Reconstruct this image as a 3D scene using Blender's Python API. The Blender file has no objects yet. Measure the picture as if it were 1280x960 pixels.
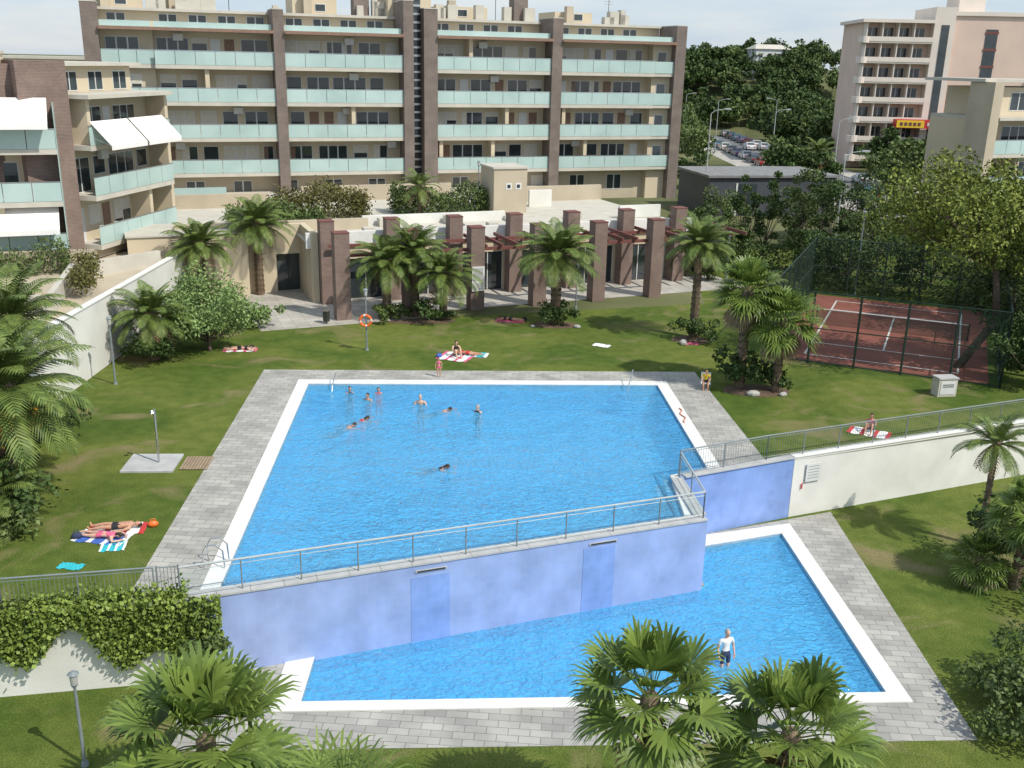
import bpy, math, random
import numpy as np
from mathutils import Vector, Matrix
from mathutils.geometry import tessellate_polygon
R=random.Random(7)
scn=bpy.context.scene
COL=scn.collection
# ------------------------------------------------------------------ materials
MATS={}
def mat(name,col,rough=.6,var=.12,scale=1.5,bump=0,bscale=30,metal=0,island=0,transl=0,col2=None,spec=.5,alpha=1,detail=4):
    if name in MATS: return MATS[name]
    m=bpy.data.materials.new(name);m.use_nodes=True;nt=m.node_tree;N=nt.nodes;L=nt.links
    b=N['Principled BSDF'];b.inputs['Roughness'].default_value=rough;b.inputs['Metallic'].default_value=metal
    b.inputs['Specular IOR Level'].default_value=spec
    tc=N.new('ShaderNodeTexCoord')
    nz=N.new('ShaderNodeTexNoise');nz.inputs['Scale'].default_value=scale;nz.inputs['Detail'].default_value=detail
    L.new(tc.outputs['Object'],nz.inputs['Vector'])
    mx=N.new('ShaderNodeMix');mx.data_type='RGBA'
    c1=[c*(1-var) for c in col];c2=[min(1,c*(1+var)) for c in (col2 or col)]
    mx.inputs[6].default_value=(*c1,1);mx.inputs[7].default_value=(*c2,1)
    rp=N.new('ShaderNodeMapRange');rp.inputs[1].default_value=.3;rp.inputs[2].default_value=.7
    if island:
        ge=N.new('ShaderNodeNewGeometry');mm=N.new('ShaderNodeMix');mm.data_type='FLOAT';mm.inputs[0].default_value=island
        L.new(nz.outputs['Fac'],rp.inputs[0]);L.new(rp.outputs[0],mm.inputs[2]);L.new(ge.outputs['Random Per Island'],mm.inputs[3])
        L.new(mm.outputs[0],mx.inputs[0])
    else:
        L.new(nz.outputs['Fac'],rp.inputs[0]);L.new(rp.outputs[0],mx.inputs[0])
    L.new(mx.outputs[2],b.inputs['Base Color'])
    if bump:
        n2=N.new('ShaderNodeTexNoise');n2.inputs['Scale'].default_value=bscale;n2.inputs['Detail'].default_value=3
        L.new(tc.outputs['Object'],n2.inputs['Vector'])
        bp=N.new('ShaderNodeBump');bp.inputs['Strength'].default_value=bump;bp.inputs['Distance'].default_value=.05
        L.new(n2.outputs['Fac'],bp.inputs['Height']);L.new(bp.outputs[0],b.inputs['Normal'])
    if transl:
        t=N.new('ShaderNodeBsdfTranslucent');L.new(mx.outputs[2],t.inputs['Color'])
        ms=N.new('ShaderNodeMixShader');ms.inputs[0].default_value=transl
        out=N['Material Output'];L.new(b.outputs[0],ms.inputs[1]);L.new(t.outputs[0],ms.inputs[2]);L.new(ms.outputs[0],out.inputs['Surface'])
    MATS[name]=m;return m
def lawnmat(name):
    m=bpy.data.materials.new(name);m.use_nodes=True;nt=m.node_tree;N=nt.nodes;L=nt.links
    b=N['Principled BSDF'];b.inputs['Roughness'].default_value=.9;b.inputs['Specular IOR Level'].default_value=.1
    tc=N.new('ShaderNodeTexCoord')
    def noise(sc,de,lo,hi,dist=0):
        n=N.new('ShaderNodeTexNoise');n.inputs['Scale'].default_value=sc;n.inputs['Detail'].default_value=de;n.inputs['Distortion'].default_value=dist;L.new(tc.outputs['Object'],n.inputs['Vector'])
        r=N.new('ShaderNodeMapRange');r.inputs[1].default_value=lo;r.inputs[2].default_value=hi;L.new(n.outputs['Fac'],r.inputs[0]);return r.outputs[0],n.outputs['Fac']
    def mix(f,a,c):
        x=N.new('ShaderNodeMix');x.data_type='RGBA';L.new(f,x.inputs[0])
        for k,v in((6,a),(7,c)):
            if isinstance(v,tuple): x.inputs[k].default_value=(*v,1)
            else: L.new(v,x.inputs[k])
        return x.outputs[2]
    f1,_=noise(.17,9,.38,.62,.8);f2,_=noise(1.6,8,.3,.7);f3,_=noise(.35,9,.55,.72,1.0);f4,h4=noise(22,4,.3,.7)
    a=mix(f2,(.055,.095,.016),(.092,.138,.025));c=mix(f2,(.11,.145,.028),(.165,.19,.044))
    d=mix(f1,a,c);e=mix(f3,d,(.22,.19,.09))
    g=N.new('ShaderNodeMix');g.data_type='RGBA';g.blend_type='MULTIPLY';g.inputs[0].default_value=1;L.new(e,g.inputs[6])
    r=N.new('ShaderNodeMapRange');r.inputs[1].default_value=0;r.inputs[2].default_value=1;r.inputs[3].default_value=.6;r.inputs[4].default_value=1.28;L.new(f4,r.inputs[0]);L.new(r.outputs[0],g.inputs[7])
    L.new(g.outputs[2],b.inputs['Base Color'])
    bp=N.new('ShaderNodeBump');bp.inputs['Strength'].default_value=.9;bp.inputs['Distance'].default_value=.05;L.new(h4,bp.inputs['Height']);L.new(bp.outputs[0],b.inputs['Normal'])
    return m
def brickmat(name,c1,c2,mortar,bw,bh,ms,vertical=True,rot=0,offset=.5,rough=.75,bump=.3,dirt=.25):
    if name in MATS: return MATS[name]
    m=bpy.data.materials.new(name);m.use_nodes=True;nt=m.node_tree;N=nt.nodes;L=nt.links
    b=N['Principled BSDF'];b.inputs['Roughness'].default_value=rough
    tc=N.new('ShaderNodeTexCoord')
    if vertical:
        sp=N.new('ShaderNodeSeparateXYZ');L.new(tc.outputs['Object'],sp.inputs[0])
        ad=N.new('ShaderNodeMath');ad.operation='ADD';L.new(sp.outputs[0],ad.inputs[0]);L.new(sp.outputs[1],ad.inputs[1])
        cb=N.new('ShaderNodeCombineXYZ');L.new(ad.outputs[0],cb.inputs[0]);L.new(sp.outputs[2],cb.inputs[1]);vec=cb.outputs[0]
    else:
        mp=N.new('ShaderNodeMapping');mp.inputs['Rotation'].default_value=(0,0,rot);L.new(tc.outputs['Object'],mp.inputs[0]);vec=mp.outputs[0]
    br=N.new('ShaderNodeTexBrick');br.inputs['Scale'].default_value=1;br.inputs['Brick Width'].default_value=bw;br.inputs['Row Height'].default_value=bh
    br.inputs['Mortar Size'].default_value=ms;br.inputs['Color1'].default_value=(*c1,1);br.inputs['Color2'].default_value=(*c2,1);br.inputs['Mortar'].default_value=(*mortar,1);br.offset=offset
    L.new(vec,br.inputs['Vector'])
    nz=N.new('ShaderNodeTexNoise');nz.inputs['Scale'].default_value=.9;nz.inputs['Detail'].default_value=6;L.new(tc.outputs['Object'],nz.inputs['Vector'])
    mr=N.new('ShaderNodeMapRange');mr.inputs[1].default_value=.3;mr.inputs[2].default_value=.7;mr.inputs[3].default_value=1-dirt;mr.inputs[4].default_value=1+dirt*.4;L.new(nz.outputs['Fac'],mr.inputs[0])
    mx=N.new('ShaderNodeMix');mx.data_type='RGBA';mx.blend_type='MULTIPLY';mx.inputs[0].default_value=1
    L.new(br.outputs['Color'],mx.inputs[6]);L.new(mr.outputs[0],mx.inputs[7]);L.new(mx.outputs[2],b.inputs['Base Color'])
    bp=N.new('ShaderNodeBump');bp.inputs['Strength'].default_value=bump;bp.inputs['Distance'].default_value=.01;bp.invert=True
    L.new(br.outputs['Fac'],bp.inputs['Height']);L.new(bp.outputs[0],b.inputs['Normal'])
    MATS[name]=m;return m
def watermat(name,tint,dcol,dens):
    m=bpy.data.materials.new(name);m.use_nodes=True;nt=m.node_tree;N=nt.nodes;L=nt.links
    N.remove(N['Principled BSDF']);out=N['Material Output']
    tc=N.new('ShaderNodeTexCoord')
    mp=N.new('ShaderNodeMapping');mp.inputs['Scale'].default_value=(1,1.5,1);mp.inputs['Rotation'].default_value=(0,0,.4);L.new(tc.outputs['Object'],mp.inputs[0])
    n1=N.new('ShaderNodeTexNoise');n1.inputs['Scale'].default_value=2.6;n1.inputs['Detail'].default_value=3;n1.inputs['Distortion'].default_value=1.4;L.new(mp.outputs[0],n1.inputs['Vector'])
    n2=N.new('ShaderNodeTexNoise');n2.inputs['Scale'].default_value=.5;n2.inputs['Detail'].default_value=2;L.new(mp.outputs[0],n2.inputs['Vector'])
    ad=N.new('ShaderNodeMath');ad.operation='MULTIPLY_ADD';ad.inputs[1].default_value=1.5;L.new(n2.outputs['Fac'],ad.inputs[0]);L.new(n1.outputs['Fac'],ad.inputs[2])
    bp=N.new('ShaderNodeBump');bp.inputs['Strength'].default_value=.85;bp.inputs['Distance'].default_value=.22;L.new(ad.outputs[0],bp.inputs['Height'])
    tr=N.new('ShaderNodeBsdfTransparent');tr.inputs[0].default_value=(*tint,1)
    df=N.new('ShaderNodeBsdfDiffuse');df.inputs[0].default_value=(*dcol,1);L.new(bp.outputs[0],df.inputs['Normal'])
    m1=N.new('ShaderNodeMixShader');m1.inputs[0].default_value=dens;L.new(tr.outputs[0],m1.inputs[1]);L.new(df.outputs[0],m1.inputs[2])
    gl=N.new('ShaderNodeBsdfGlossy');gl.inputs['Roughness'].default_value=.04;L.new(bp.outputs[0],gl.inputs['Normal'])
    fr=N.new('ShaderNodeFresnel');fr.inputs[0].default_value=1.33;L.new(bp.outputs[0],fr.inputs['Normal'])
    m2=N.new('ShaderNodeMixShader');L.new(fr.outputs[0],m2.inputs[0]);L.new(m1.outputs[0],m2.inputs[1]);L.new(gl.outputs[0],m2.inputs[2])
    L.new(m2.outputs[0],out.inputs['Surface']);return m
def glassmat(name,tint,dens,rough=.15):
    m=bpy.data.materials.new(name);m.use_nodes=True;nt=m.node_tree;N=nt.nodes;L=nt.links
    b=N['Principled BSDF'];b.inputs['Base Color'].default_value=(*tint,1);b.inputs['Roughness'].default_value=rough
    tr=N.new('ShaderNodeBsdfTransparent');tr.inputs[0].default_value=(.93,.97,.97,1)
    ms=N.new('ShaderNodeMixShader');ms.inputs[0].default_value=dens;L.new(tr.outputs[0],ms.inputs[1]);L.new(b.outputs[0],ms.inputs[2]);L.new(ms.outputs[0],N['Material Output'].inputs['Surface']);return m

lawnM=lawnmat('lawn_grass')
groundM=mat('dry_ground',(.07,.09,.03),.95,.3,.08,.3,5,col2=(.14,.14,.07),spec=.1,detail=8)
paveM=brickmat('stone_paving',(.43,.415,.375),(.32,.31,.285),(.20,.19,.17),.62,.31,.012,False,math.radians(4),.5)
path2M=brickmat('pale_paving',(.46,.43,.38),(.40,.375,.33),(.26,.24,.2),.8,.8,.014,False,math.radians(-22),0)
copM=mat('white_coping',(.72,.71,.67),.5,.08,2,.1,40)
tileM=brickmat('pool_mosaic',(.10,.56,.95),(.13,.61,.97),(.15,.61,.94),.10,.10,.006,False,0,0,.3,.05,.10)
wallblueM=brickmat('lavender_mosaic',(.29,.385,.655),(.315,.405,.67),(.33,.42,.67),.3,.3,.008,True,0,0,.35,.08,.22)
wallblue2M=brickmat('blue_mosaic',(.21,.325,.65),(.235,.35,.675),(.25,.365,.67),.3,.3,.008,True,0,0,.35,.08,.22)
whitewM=mat('white_render',(.66,.65,.60),.8,.10,.6,.15,20,detail=8)
greyM=mat('grey_stone_cap',(.42,.42,.41),.6,.12,2)
brickM=brickmat('brown_brick',(.215,.135,.105),(.165,.10,.08),(.27,.22,.19),.25,.08,.012)
pierM=brickmat('dark_brown_brick',(.19,.145,.12),(.155,.12,.10),(.22,.19,.17),.3,.10,.012)
creamM=mat('cream_render',(.56,.475,.34),.85,.06,.3,.1,15)
tanM=mat('tan_stone',(.45,.385,.285),.85,.10,.5,.15,15)
slabM=mat('pale_concrete',(.50,.47,.40),.8,.08,1)
frostM=mat('frosted_balcony_glass',(.37,.50,.47),.22,.05,.4,col2=(.43,.55,.52))
winM=mat('window_glass',(.035,.045,.05),.06,.3,.6,spec=.8)
frameM=mat('white_frame',(.62,.62,.6),.5,.05)
blindM=mat('roller_blind',(.60,.56,.48),.8,.08,4)
curtM=mat('curtain_brown',(.24,.15,.11),.9,.15,5)
awnM=mat('white_awning',(.78,.76,.73),.8,.05,2)
steelM=mat('steel',(.55,.56,.57),.25,.05,3,metal=.9)
railM=mat('grey_painted_rail',(.20,.23,.24),.4,.1,3)
rail2M=mat('light_grey_rail',(.40,.43,.43),.35,.1,3)
darkM=mat('dark_metal',(.03,.035,.03),.4,.1,3)
fenceG=mat('dark_green_metal',(.015,.035,.025),.5,.1,3)
redbM=mat('red_brown_timber',(.16,.055,.045),.6,.15,4)
courtM=mat('clay_court',(.27,.085,.06),.9,.18,.8,.2,40,detail=8)
lineM=mat('white_line_paint',(.75,.74,.7),.7,.05)
asphM=mat('asphalt',(.14,.14,.14),.9,.15,.5,.2,30)
kerbM=mat('kerb_stone',(.38,.37,.34),.8,.1,2)
barkM=mat('palm_bark',(.16,.115,.075),.95,.35,6,.9,14)
bark2M=mat('tree_bark',(.11,.08,.06),.95,.3,5,.8,12)
palmM=mat('palm_leaf',(.05,.095,.02),.5,.2,1.2,island=.6,col2=(.15,.195,.045),spec=.25)
fanM=mat('fan_palm_leaf',(.07,.125,.022),.45,.25,1.2,island=.6,transl=.22,col2=(.19,.26,.055),spec=.35)
deadM=mat('dry_frond',(.24,.17,.09),.8,.2,2,island=.5)
fruitM=mat('orange_dates',(.80,.33,.03),.5,.2,8)
leafD=mat('leaf_dark',(.022,.048,.013),.6,.3,.8,island=.6,col2=(.07,.112,.028),spec=.25)
leafM=mat('leaf_mid',(.045,.078,.023),.6,.3,.8,island=.6,col2=(.125,.17,.05),spec=.25)
leafP=mat('leaf_pine',(.05,.085,.015),.6,.3,.8,island=.6,col2=(.22,.25,.05),spec=.2)
leafW=mat('leaf_pepper',(.10,.16,.05),.6,.3,.8,island=.6,col2=(.23,.32,.11),spec=.2)
ivyM=mat('ivy_leaf',(.07,.12,.02),.5,.3,.8,island=.7,col2=(.21,.28,.055),spec=.3)
hedgeR=mat('leaf_reddish',(.07,.055,.025),.6,.3,.8,island=.6,col2=(.13,.13,.035),spec=.2)
orangeM=mat('orange_plastic',(.80,.16,.03),.4,.05)
soilM=mat('planting_soil',(.12,.08,.05),.95,.3,2,.5,20)
# ------------------------------------------------------------------ mesh builder
class MB:
    def __init__(s,T=None): s.g={};s.T=T or Matrix()
    def add(s,key,m,vs,fs):
        k=(key,m.name)
        if k not in s.g: s.g[k]=([],[],m)
        V,F,_=s.g[k];o=len(V);V.extend([tuple(s.T@Vector(v)) for v in vs]);F.extend([tuple(i+o for i in f) for f in fs])
    def box(s,key,m,x0,x1,y0,y1,z0,z1):
        s.add(key,m,[(x0,y0,z0),(x1,y0,z0),(x1,y1,z0),(x0,y1,z0),(x0,y0,z1),(x1,y0,z1),(x1,y1,z1),(x0,y1,z1)],
          [(0,3,2,1),(4,5,6,7),(0,1,5,4),(1,2,6,5),(2,3,7,6),(3,0,4,7)])
    def prism(s,key,m,poly,z0,z1):
        n=len(poly);vs=[(p[0],p[1],z0) for p in poly]+[(p[0],p[1],z1) for p in poly]
        s.add(key,m,vs,[tuple(range(n-1,-1,-1)),tuple(range(n,2*n))]+[(i,(i+1)%n,n+(i+1)%n,n+i) for i in range(n)])
    def wall(s,key,m,p0,p1,th,z0,z1,z0b=None):
        d=Vector((p1[0]-p0[0],p1[1]-p0[1])).normalized();n=Vector((-d.y,d.x))*th
        s.prism(key,m,[p0,p1,(p1[0]+n.x,p1[1]+n.y),(p0[0]+n.x,p0[1]+n.y)],z0,z1)
    def cyl(s,key,m,p0,p1,r0,r1=None,n=8,cap=True):
        r1=r0 if r1 is None else r1;p0=Vector(p0);p1=Vector(p1);d=(p1-p0)
        if d.length<1e-6:return
        d.normalize();a=d.orthogonal().normalized();b=d.cross(a);vs=[]
        for p,r in((p0,r0),(p1,r1)):
            for i in range(n):
                t=2*math.pi*i/n;vs.append(tuple(p+a*math.cos(t)*r+b*math.sin(t)*r))
        fs=[(i,(i+1)%n,n+(i+1)%n,n+i) for i in range(n)]
        if cap: fs+=[tuple(range(n-1,-1,-1)),tuple(range(n,2*n))]
        s.add(key,m,vs,fs)
    def tube(s,key,m,pts,r,n=6):
        for a,b in zip(pts[:-1],pts[1:]): s.cyl(key,m,a,b,r,r,n)
    def ball(s,key,m,c,rx,ry,rz,nu=10,nv=7):
        vs=[];fs=[]
        for j in range(nv+1):
            ph=math.pi*j/nv
            for i in range(nu):
                t=2*math.pi*i/nu;vs.append((c[0]+rx*math.sin(ph)*math.cos(t),c[1]+ry*math.sin(ph)*math.sin(t),c[2]+rz*math.cos(ph)))
        for j in range(nv):
            for i in range(nu): fs.append((j*nu+i,(j+1)*nu+i,(j+1)*nu+(i+1)%nu,j*nu+(i+1)%nu))
        s.add(key,m,vs,fs)
    def finish(s,name,single=False,smooth=False):
        if single or len(s.g)==1:
            V=[];F=[];MI=[];ms=[]
            for k,(v,f,m) in s.g.items():
                o=len(V);V+=v;F+=[tuple(i+o for i in q) for q in f]
                if m not in ms: ms.append(m)
                MI+=[ms.index(m)]*len(f)
            me=bpy.data.meshes.new(name);me.from_pydata(V,[],F)
            for m in ms: me.materials.append(m)
            me.polygons.foreach_set('material_index',MI)
            if smooth: me.polygons.foreach_set('use_smooth',[True]*len(F))
            ob=bpy.data.objects.new(name,me);COL.objects.link(ob);return ob
        e=bpy.data.objects.new(name,None);COL.objects.link(e)
        for k,(v,f,m) in s.g.items():
            me=bpy.data.meshes.new(k[0]);me.from_pydata(v,[],f);me.materials.append(m)
            if smooth: me.polygons.foreach_set('use_smooth',[True]*len(f))
            ob=bpy.data.objects.new(k[0],me);COL.objects.link(ob);ob.parent=e
        return e
def frame(x,y,deg,z=0): return Matrix.Translation((x,y,z))@Matrix.Rotation(math.radians(deg),4,'Z')
def sheet(name,m,outer,holes,z):
    polys=[[Vector((p[0],p[1],0)) for p in q] for q in [outer]+holes]
    tri=tessellate_polygon(polys);V=[(v.x,v.y,z) for q in polys for v in q]
    F=[]
    for t in tri:
        a,b,c=[Vector(V[i]) for i in t]
        F.append(t if (b-a).cross(c-a).z>0 else t[::-1])
    me=bpy.data.meshes.new(name);me.from_pydata(V,[],F);me.materials.append(m)
    ob=bpy.data.objects.new(name,me);COL.objects.link(ob);return ob
# ------------------------------------------------------------------ foliage helpers
def leafobj(name,C,size,m,seed=0,aspect=.5,parent=None,jit=.4,flat=0):
    rg=np.random.default_rng(seed);C=np.asarray(C,float);n=len(C)
    d=rg.normal(size=(n,3));d[:,2]*=(1-flat*.7);d/=np.linalg.norm(d,axis=1)[:,None]
    u=rg.normal(size=(n,3));s=np.cross(d,u);s/=np.linalg.norm(s,axis=1)[:,None]
    l=(size*(1+jit*rg.uniform(-1,1,n)))[:,None]
    V=np.empty((n,4,3));V[:,0]=C-d*l/2;V[:,1]=C+s*l*aspect/2;V[:,2]=C+d*l/2;V[:,3]=C-s*l*aspect/2
    me=bpy.data.meshes.new(name);me.vertices.add(4*n);me.vertices.foreach_set('co',V.ravel())
    me.loops.add(4*n);me.loops.foreach_set('vertex_index',np.arange(4*n,dtype=np.int32))
    me.polygons.add(n);me.polygons.foreach_set('loop_start',np.arange(0,4*n,4,dtype=np.int32))
    try: me.polygons.foreach_set('loop_total',np.full(n,4,dtype=np.int32))
    except Exception: pass
    me.update(calc_edges=True);me.materials.append(m)
    ob=bpy.data.objects.new(name,me);COL.objects.link(ob)
    if parent: ob.parent=parent
    return ob
def clumps(rg,centers,radii,per):
    out=[]
    for c,r in zip(centers,radii):
        n=int(per);d=rg.normal(size=(n,3));d/=np.linalg.norm(d,axis=1)[:,None]
        q=rg.uniform(.45,1.05,n)[:,None]*r
        out.append(np.array(c)+d*q*np.array([1,1,.75]))
    return np.concatenate(out)
def tree(name,x,y,z,h,rad,seed,m=None,nc=26,per=110,leaf=.28,trunk=.16,lean=(0,0),crown0=.35,top=1.0,rz=None,base=(0,0)):
    rg=np.random.default_rng(seed);e=bpy.data.objects.new(name,None);COL.objects.link(e);e.location=(x,y,z)
    rz=rz or h*(1-crown0)/2;cz=h-rz
    cen=[];rr=[]
    for i in range(nc):
        d=rg.normal(size=3);d/=np.linalg.norm(d);q=rg.uniform(.35,.95)
        c=np.array([d[0]*rad*q+lean[0],d[1]*rad*q+lean[1],cz+d[2]*rz*q*top]);cen.append(c);rr.append(rad*rg.uniform(.2,.36))
    b=MB();pt=Vector((base[0]+lean[0]*.5,base[1]+lean[1]*.5,h*crown0+.2*rz))
    mid=Vector((base[0],base[1],pt.z*.5))
    b.cyl('trunk',bark2M,(0,0,-.1),mid,trunk,trunk*.8,8);b.cyl('trunk',bark2M,mid,pt,trunk*.8,trunk*.6,8)
    for c in cen[::2]:
        h2=((pt+Vector(c))/2+Vector((0,0,-.05)));b.cyl('trunk',bark2M,pt,h2,trunk*.45,trunk*.25,5,False);b.cyl('trunk',bark2M,h2,Vector(c),trunk*.25,trunk*.08,5,False)
    t=b.finish('trunk_and_limbs',True,True);t.parent=e
    leafobj('crown',clumps(rg,cen,rr,per),leaf,m or leafM,seed,.55,e)
    return e
def boxfoliage(name,x0,x1,y0,y1,z0,z1,n,leaf,m,seed,T=None,rough=.15):
    rg=np.random.default_rng(seed)
    P=rg.uniform(size=(n,3));ax=rg.integers(0,3,n)
    for i in range(n):
        if rg.uniform()<.75: P[i,ax[i]]=round(P[i,ax[i]]) if ax[i]<2 else 1.0
    P=P*np.array([x1-x0,y1-y0,z1-z0])+np.array([x0,y0,z0])
    w=np.sin(P[:,0]*2.1+seed)*.5+np.sin(P[:,1]*2.7)*.5+np.sin(P[:,0]*.83+seed*2)*.8
    P[:,2]+=w*rough*(P[:,2]-z0)/(z1-z0);P+=rg.normal(size=(n,3))*rough*.5
    if T is not None:
        A=np.array(T);P=P@A[:3,:3].T+A[:3,3]
    return leafobj(name,P,leaf,m,seed,.6)
def featherpalm(name,x,y,z,th,L,nf,seed,m=None,fruit=False,tr=.2,skirt=6,lean=(0,0),droop=1.0):
    rr=random.Random(seed);b=MB();e_top=Vector((lean[0],lean[1],th));m=m or palmM
    N=max(5,int(th*3));prev=Vector((0,0,-.1))
    for i in range(N):
        t=(i+1)/N;p=Vector((lean[0]*t*t,lean[1]*t*t,th*t));r=tr*(1.15-.25*t)
        b.cyl('trunk',barkM,prev,p,r*.92,r*1.12,10,False);prev=p
    b.ball('trunk',barkM,tuple(e_top),tr*1.5,tr*1.5,tr*1.8)
    for k in range(nf+skirt):
        dead=k>=nf
        az=k*2.39996+rr.uniform(-.25,.25);q=(k+.5)/nf
        el=math.radians(82-105*q**.9+rr.uniform(-7,7)) if not dead else math.radians(rr.uniform(-60,-35))
        l=L*(rr.uniform(.85,1.08))*(.8 if dead else 1)*(1-.15*(1-q) if not dead else 1)
        seg=9;p=e_top+Vector((math.cos(az)*tr*.6,math.sin(az)*tr*.6,0));bend=math.radians(rr.uniform(65,95))*droop*(.6 if dead else 1)
        pts=[p.copy()];dirs=[]
        twist=rr.uniform(-.25,.25)
        for i in range(seg):
            t=i/seg;ee=el-bend*t*t*.9-bend*.12*t;aa=az+twist*t
            d=Vector((math.cos(ee)*math.cos(aa),math.cos(ee)*math.sin(aa),math.sin(ee)));dirs.append(d);p=p+d*l/seg;pts.append(p.copy())
        dirs.append(dirs[-1]);key='dry_fronds' if dead else 'fronds';mm=deadM if dead else m
        for i in range(seg):
            b.cyl(key,mm,pts[i],pts[i+1],.028*(1-i/seg)+.006,.028*(1-(i+1)/seg)+.006,3,False)
        nl=int(24 if not dead else 12)
        for i in range(nl):
            t=.12+.88*i/(nl-1);f=t*seg;j=min(seg-1,int(f));q2=f-j;p0=pts[j].lerp(pts[j+1],q2);d=dirs[j].lerp(dirs[j+1],q2).normalized()
            side=d.cross(Vector((0,0,1)));side=side.normalized() if side.length>.05 else Vector((math.sin(az),-math.cos(az),0))
            up=side.cross(d).normalized()
            ll=l*.25*(math.sin(math.pi*min(1,t*.93+.12))**.6)*rr.uniform(.85,1.1)
            for sg in(-1,1):
                v=(side*sg*.80+d*.62+up*.22+Vector((0,0,-.18))).normalized();w=d*.033*L/2.2
                mid=p0+v*ll*.55;tip=p0+v*ll+Vector((0,0,-ll*.22))
                o=[tuple(p0-w*.6),tuple(p0+w*.6),tuple(mid+w),tuple(tip),tuple(mid-w)]
                b.add(key,mm,o,[(0,1,2,4),(4,2,3)])
    if fruit:
        for az in(-1.9,-1.45,-1.0,-.6,-.2,.6,2.5):
            c=e_top+Vector((math.cos(az)*1.15,math.sin(az)*1.15,-.45));b.cyl('date_stalks',fruitM,e_top,c,.035,.02,4)
            for q in range(110):
                o=Vector((rr.gauss(0,.18),rr.gauss(0,.18),-abs(rr.gauss(0,.42))));b.ball('dates',fruitM,tuple(c+o),.045,.045,.055,5,3)
    ob=b.finish(name);ob.location=(x,y,z);return ob
def fanpalm(name,x,y,z,th,L,nf,seed,tr=.16,skirt=8,blade=None,mm=None,drp=1.0,bw=.05,nb=20):
    rr=random.Random(seed);b=MB();prev=Vector((0,0,-.1));N=max(5,int(th*3));mm=mm or fanM
    for i in range(N):
        t=(i+1)/N;p=Vector((0,0,th*t));r=tr*(1.2-.2*t);b.cyl('trunk',barkM,prev,p,r*.92,r*1.12,10,False);prev=p
    top=Vector((0,0,th));b.ball('trunk',barkM,tuple(top),tr*1.4,tr*1.4,tr*1.8);bl=blade or L*.58
    for k in range(nf+skirt):
        dead=k>=nf;q=(k+.5)/nf;az=k*2.39996+rr.uniform(-.3,.3)
        el=math.radians(82-112*q+rr.uniform(-9,9)) if not dead else math.radians(rr.uniform(-75,-50))
        key='dry_fronds' if dead else 'fronds';m=deadM if dead else mm
        pl=L*.58*rr.uniform(.75,1.12);d=Vector((math.cos(el)*math.cos(az),math.cos(el)*math.sin(az),math.sin(el)))
        d2=(d+Vector((0,0,-.28*drp))).normalized()
        p1=top+d*pl*.55;p2=p1+d2*pl*.5;b.cyl(key,m,top,p1,.022,.016,4,False);b.cyl(key,m,p1,p2,.016,.012,4,False)
        d3=(d2+Vector((0,0,-.15*drp))).normalized();side=d3.cross(Vector((0,0,1)));side=side.normalized() if side.length>.05 else Vector((1,0,0));up=side.cross(d3).normalized()
        for i in range(nb):
            a=math.radians(-112+224*i/(nb-1)+rr.uniform(-2,2));v=(d3*math.cos(a)+side*math.sin(a)+up*(.12+.28*abs(math.sin(a)))).normalized()
            ll=bl*(.70+.30*math.cos(a*.7))*rr.uniform(.9,1.08)*(.7 if dead else 1)
            w=(side*math.cos(a)-d3*math.sin(a))*bw*L/1.6
            m1=p2+v*ll*.5;m2=p2+v*ll*.78+Vector((0,0,-ll*.06*drp));tp=p2+v*ll*.98+Vector((0,0,-ll*.24*drp))
            b.add(key,m,[tuple(p2),tuple(m1-w),tuple(m1+w),tuple(m2-w*.5),tuple(m2+w*.5),tuple(tp)],[(0,1,2),(1,3,4,2),(3,5,4)])
    ob=b.finish(name);ob.location=(x,y,z);return ob
# ------------------------------------------------------------------ ground
WU=[(-10.1,46.9),(7.35,47.9),(7.95,37.1),(6.30,36.3),(6.45,32.42),(-8.75,26.6)]
WL=[(-6.0,24.9),(11.6,26.0),(11.1,36.7),(7.12,35.2),(7.18,32.3),(-6.05,27.2)]
EDGE=[(-1500,-260),(-40,19.6),(-14.5,24.9),(-9.6,25.85),(7.05,32.15),(6.72,35.95),(10.5,37.75),(24,43.3),(60,58.5),(1500,660)]
sheet('ground',groundM,EDGE+[(3000,3500),(-3000,3500)],[WU],-.004)
sheet('upper_lawn',lawnM,[(-20.9,23.6),(-14.5,24.9),(-9.6,25.9),(7.05,32.2),(6.72,36),(10.5,37.8),(24,43.4),(45,52.3),(45,88),(15,88),(13,66.2),(-14.1,57.9),(-21,63)],[WU],0.0)
sheet('lower_lawn',lawnM,[(p[0],p[1]+.1) for p in EDGE[1:-1]]+[(60,-40),(-40,-40)],[WL],-2.6)
sheet('upper_pool_paving',paveM,[(-12.84,49.1),(9.64,50.35),(10.55,37.95),(6.8,36.2),(6.95,32.4),(-9.6,26.0),(-11.3,25.7)],[WU],.006)
LC=[(-6.85,24.4),(12.25,25.55),(11.65,37.6),(7.1,36.1),(7.2,32.2),(-6.9,26.9)]
sheet('lower_pool_paving',paveM,[(-9.3,22.6),(13.45,23.85),(13.75,38.9),(6.9,36.1),(7.1,32.2),(-9.4,25.95)],[WL],-2.594)
def ring(name,outer,inner,z0,z1,m,skip=()):
    b=MB();n=len(outer)
    for i in range(n):
        if i in skip: continue
        j=(i+1)%n;o0,o1,a0,a1=outer[i],outer[j],inner[i],inner[j]
        vs=[(*o0,z1),(*o1,z1),(*a1,z1),(*a0,z1),(*o0,z0),(*o1,z0),(*a1,z0-.3),(*a0,z0-.3)]
        b.add(name,m,vs,[(0,3,2,1),(0,1,5,4),(2,3,7,6)])
    return b.finish(name)
CO=[(-10.72,47.5),(7.88,48.55),(8.5,37.35),(6.3,36.25),(6.45,32.42),(-9.3,26.35)]
ring('upper_pool_coping',CO,WU,0,.035,copM,(3,4))
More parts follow.
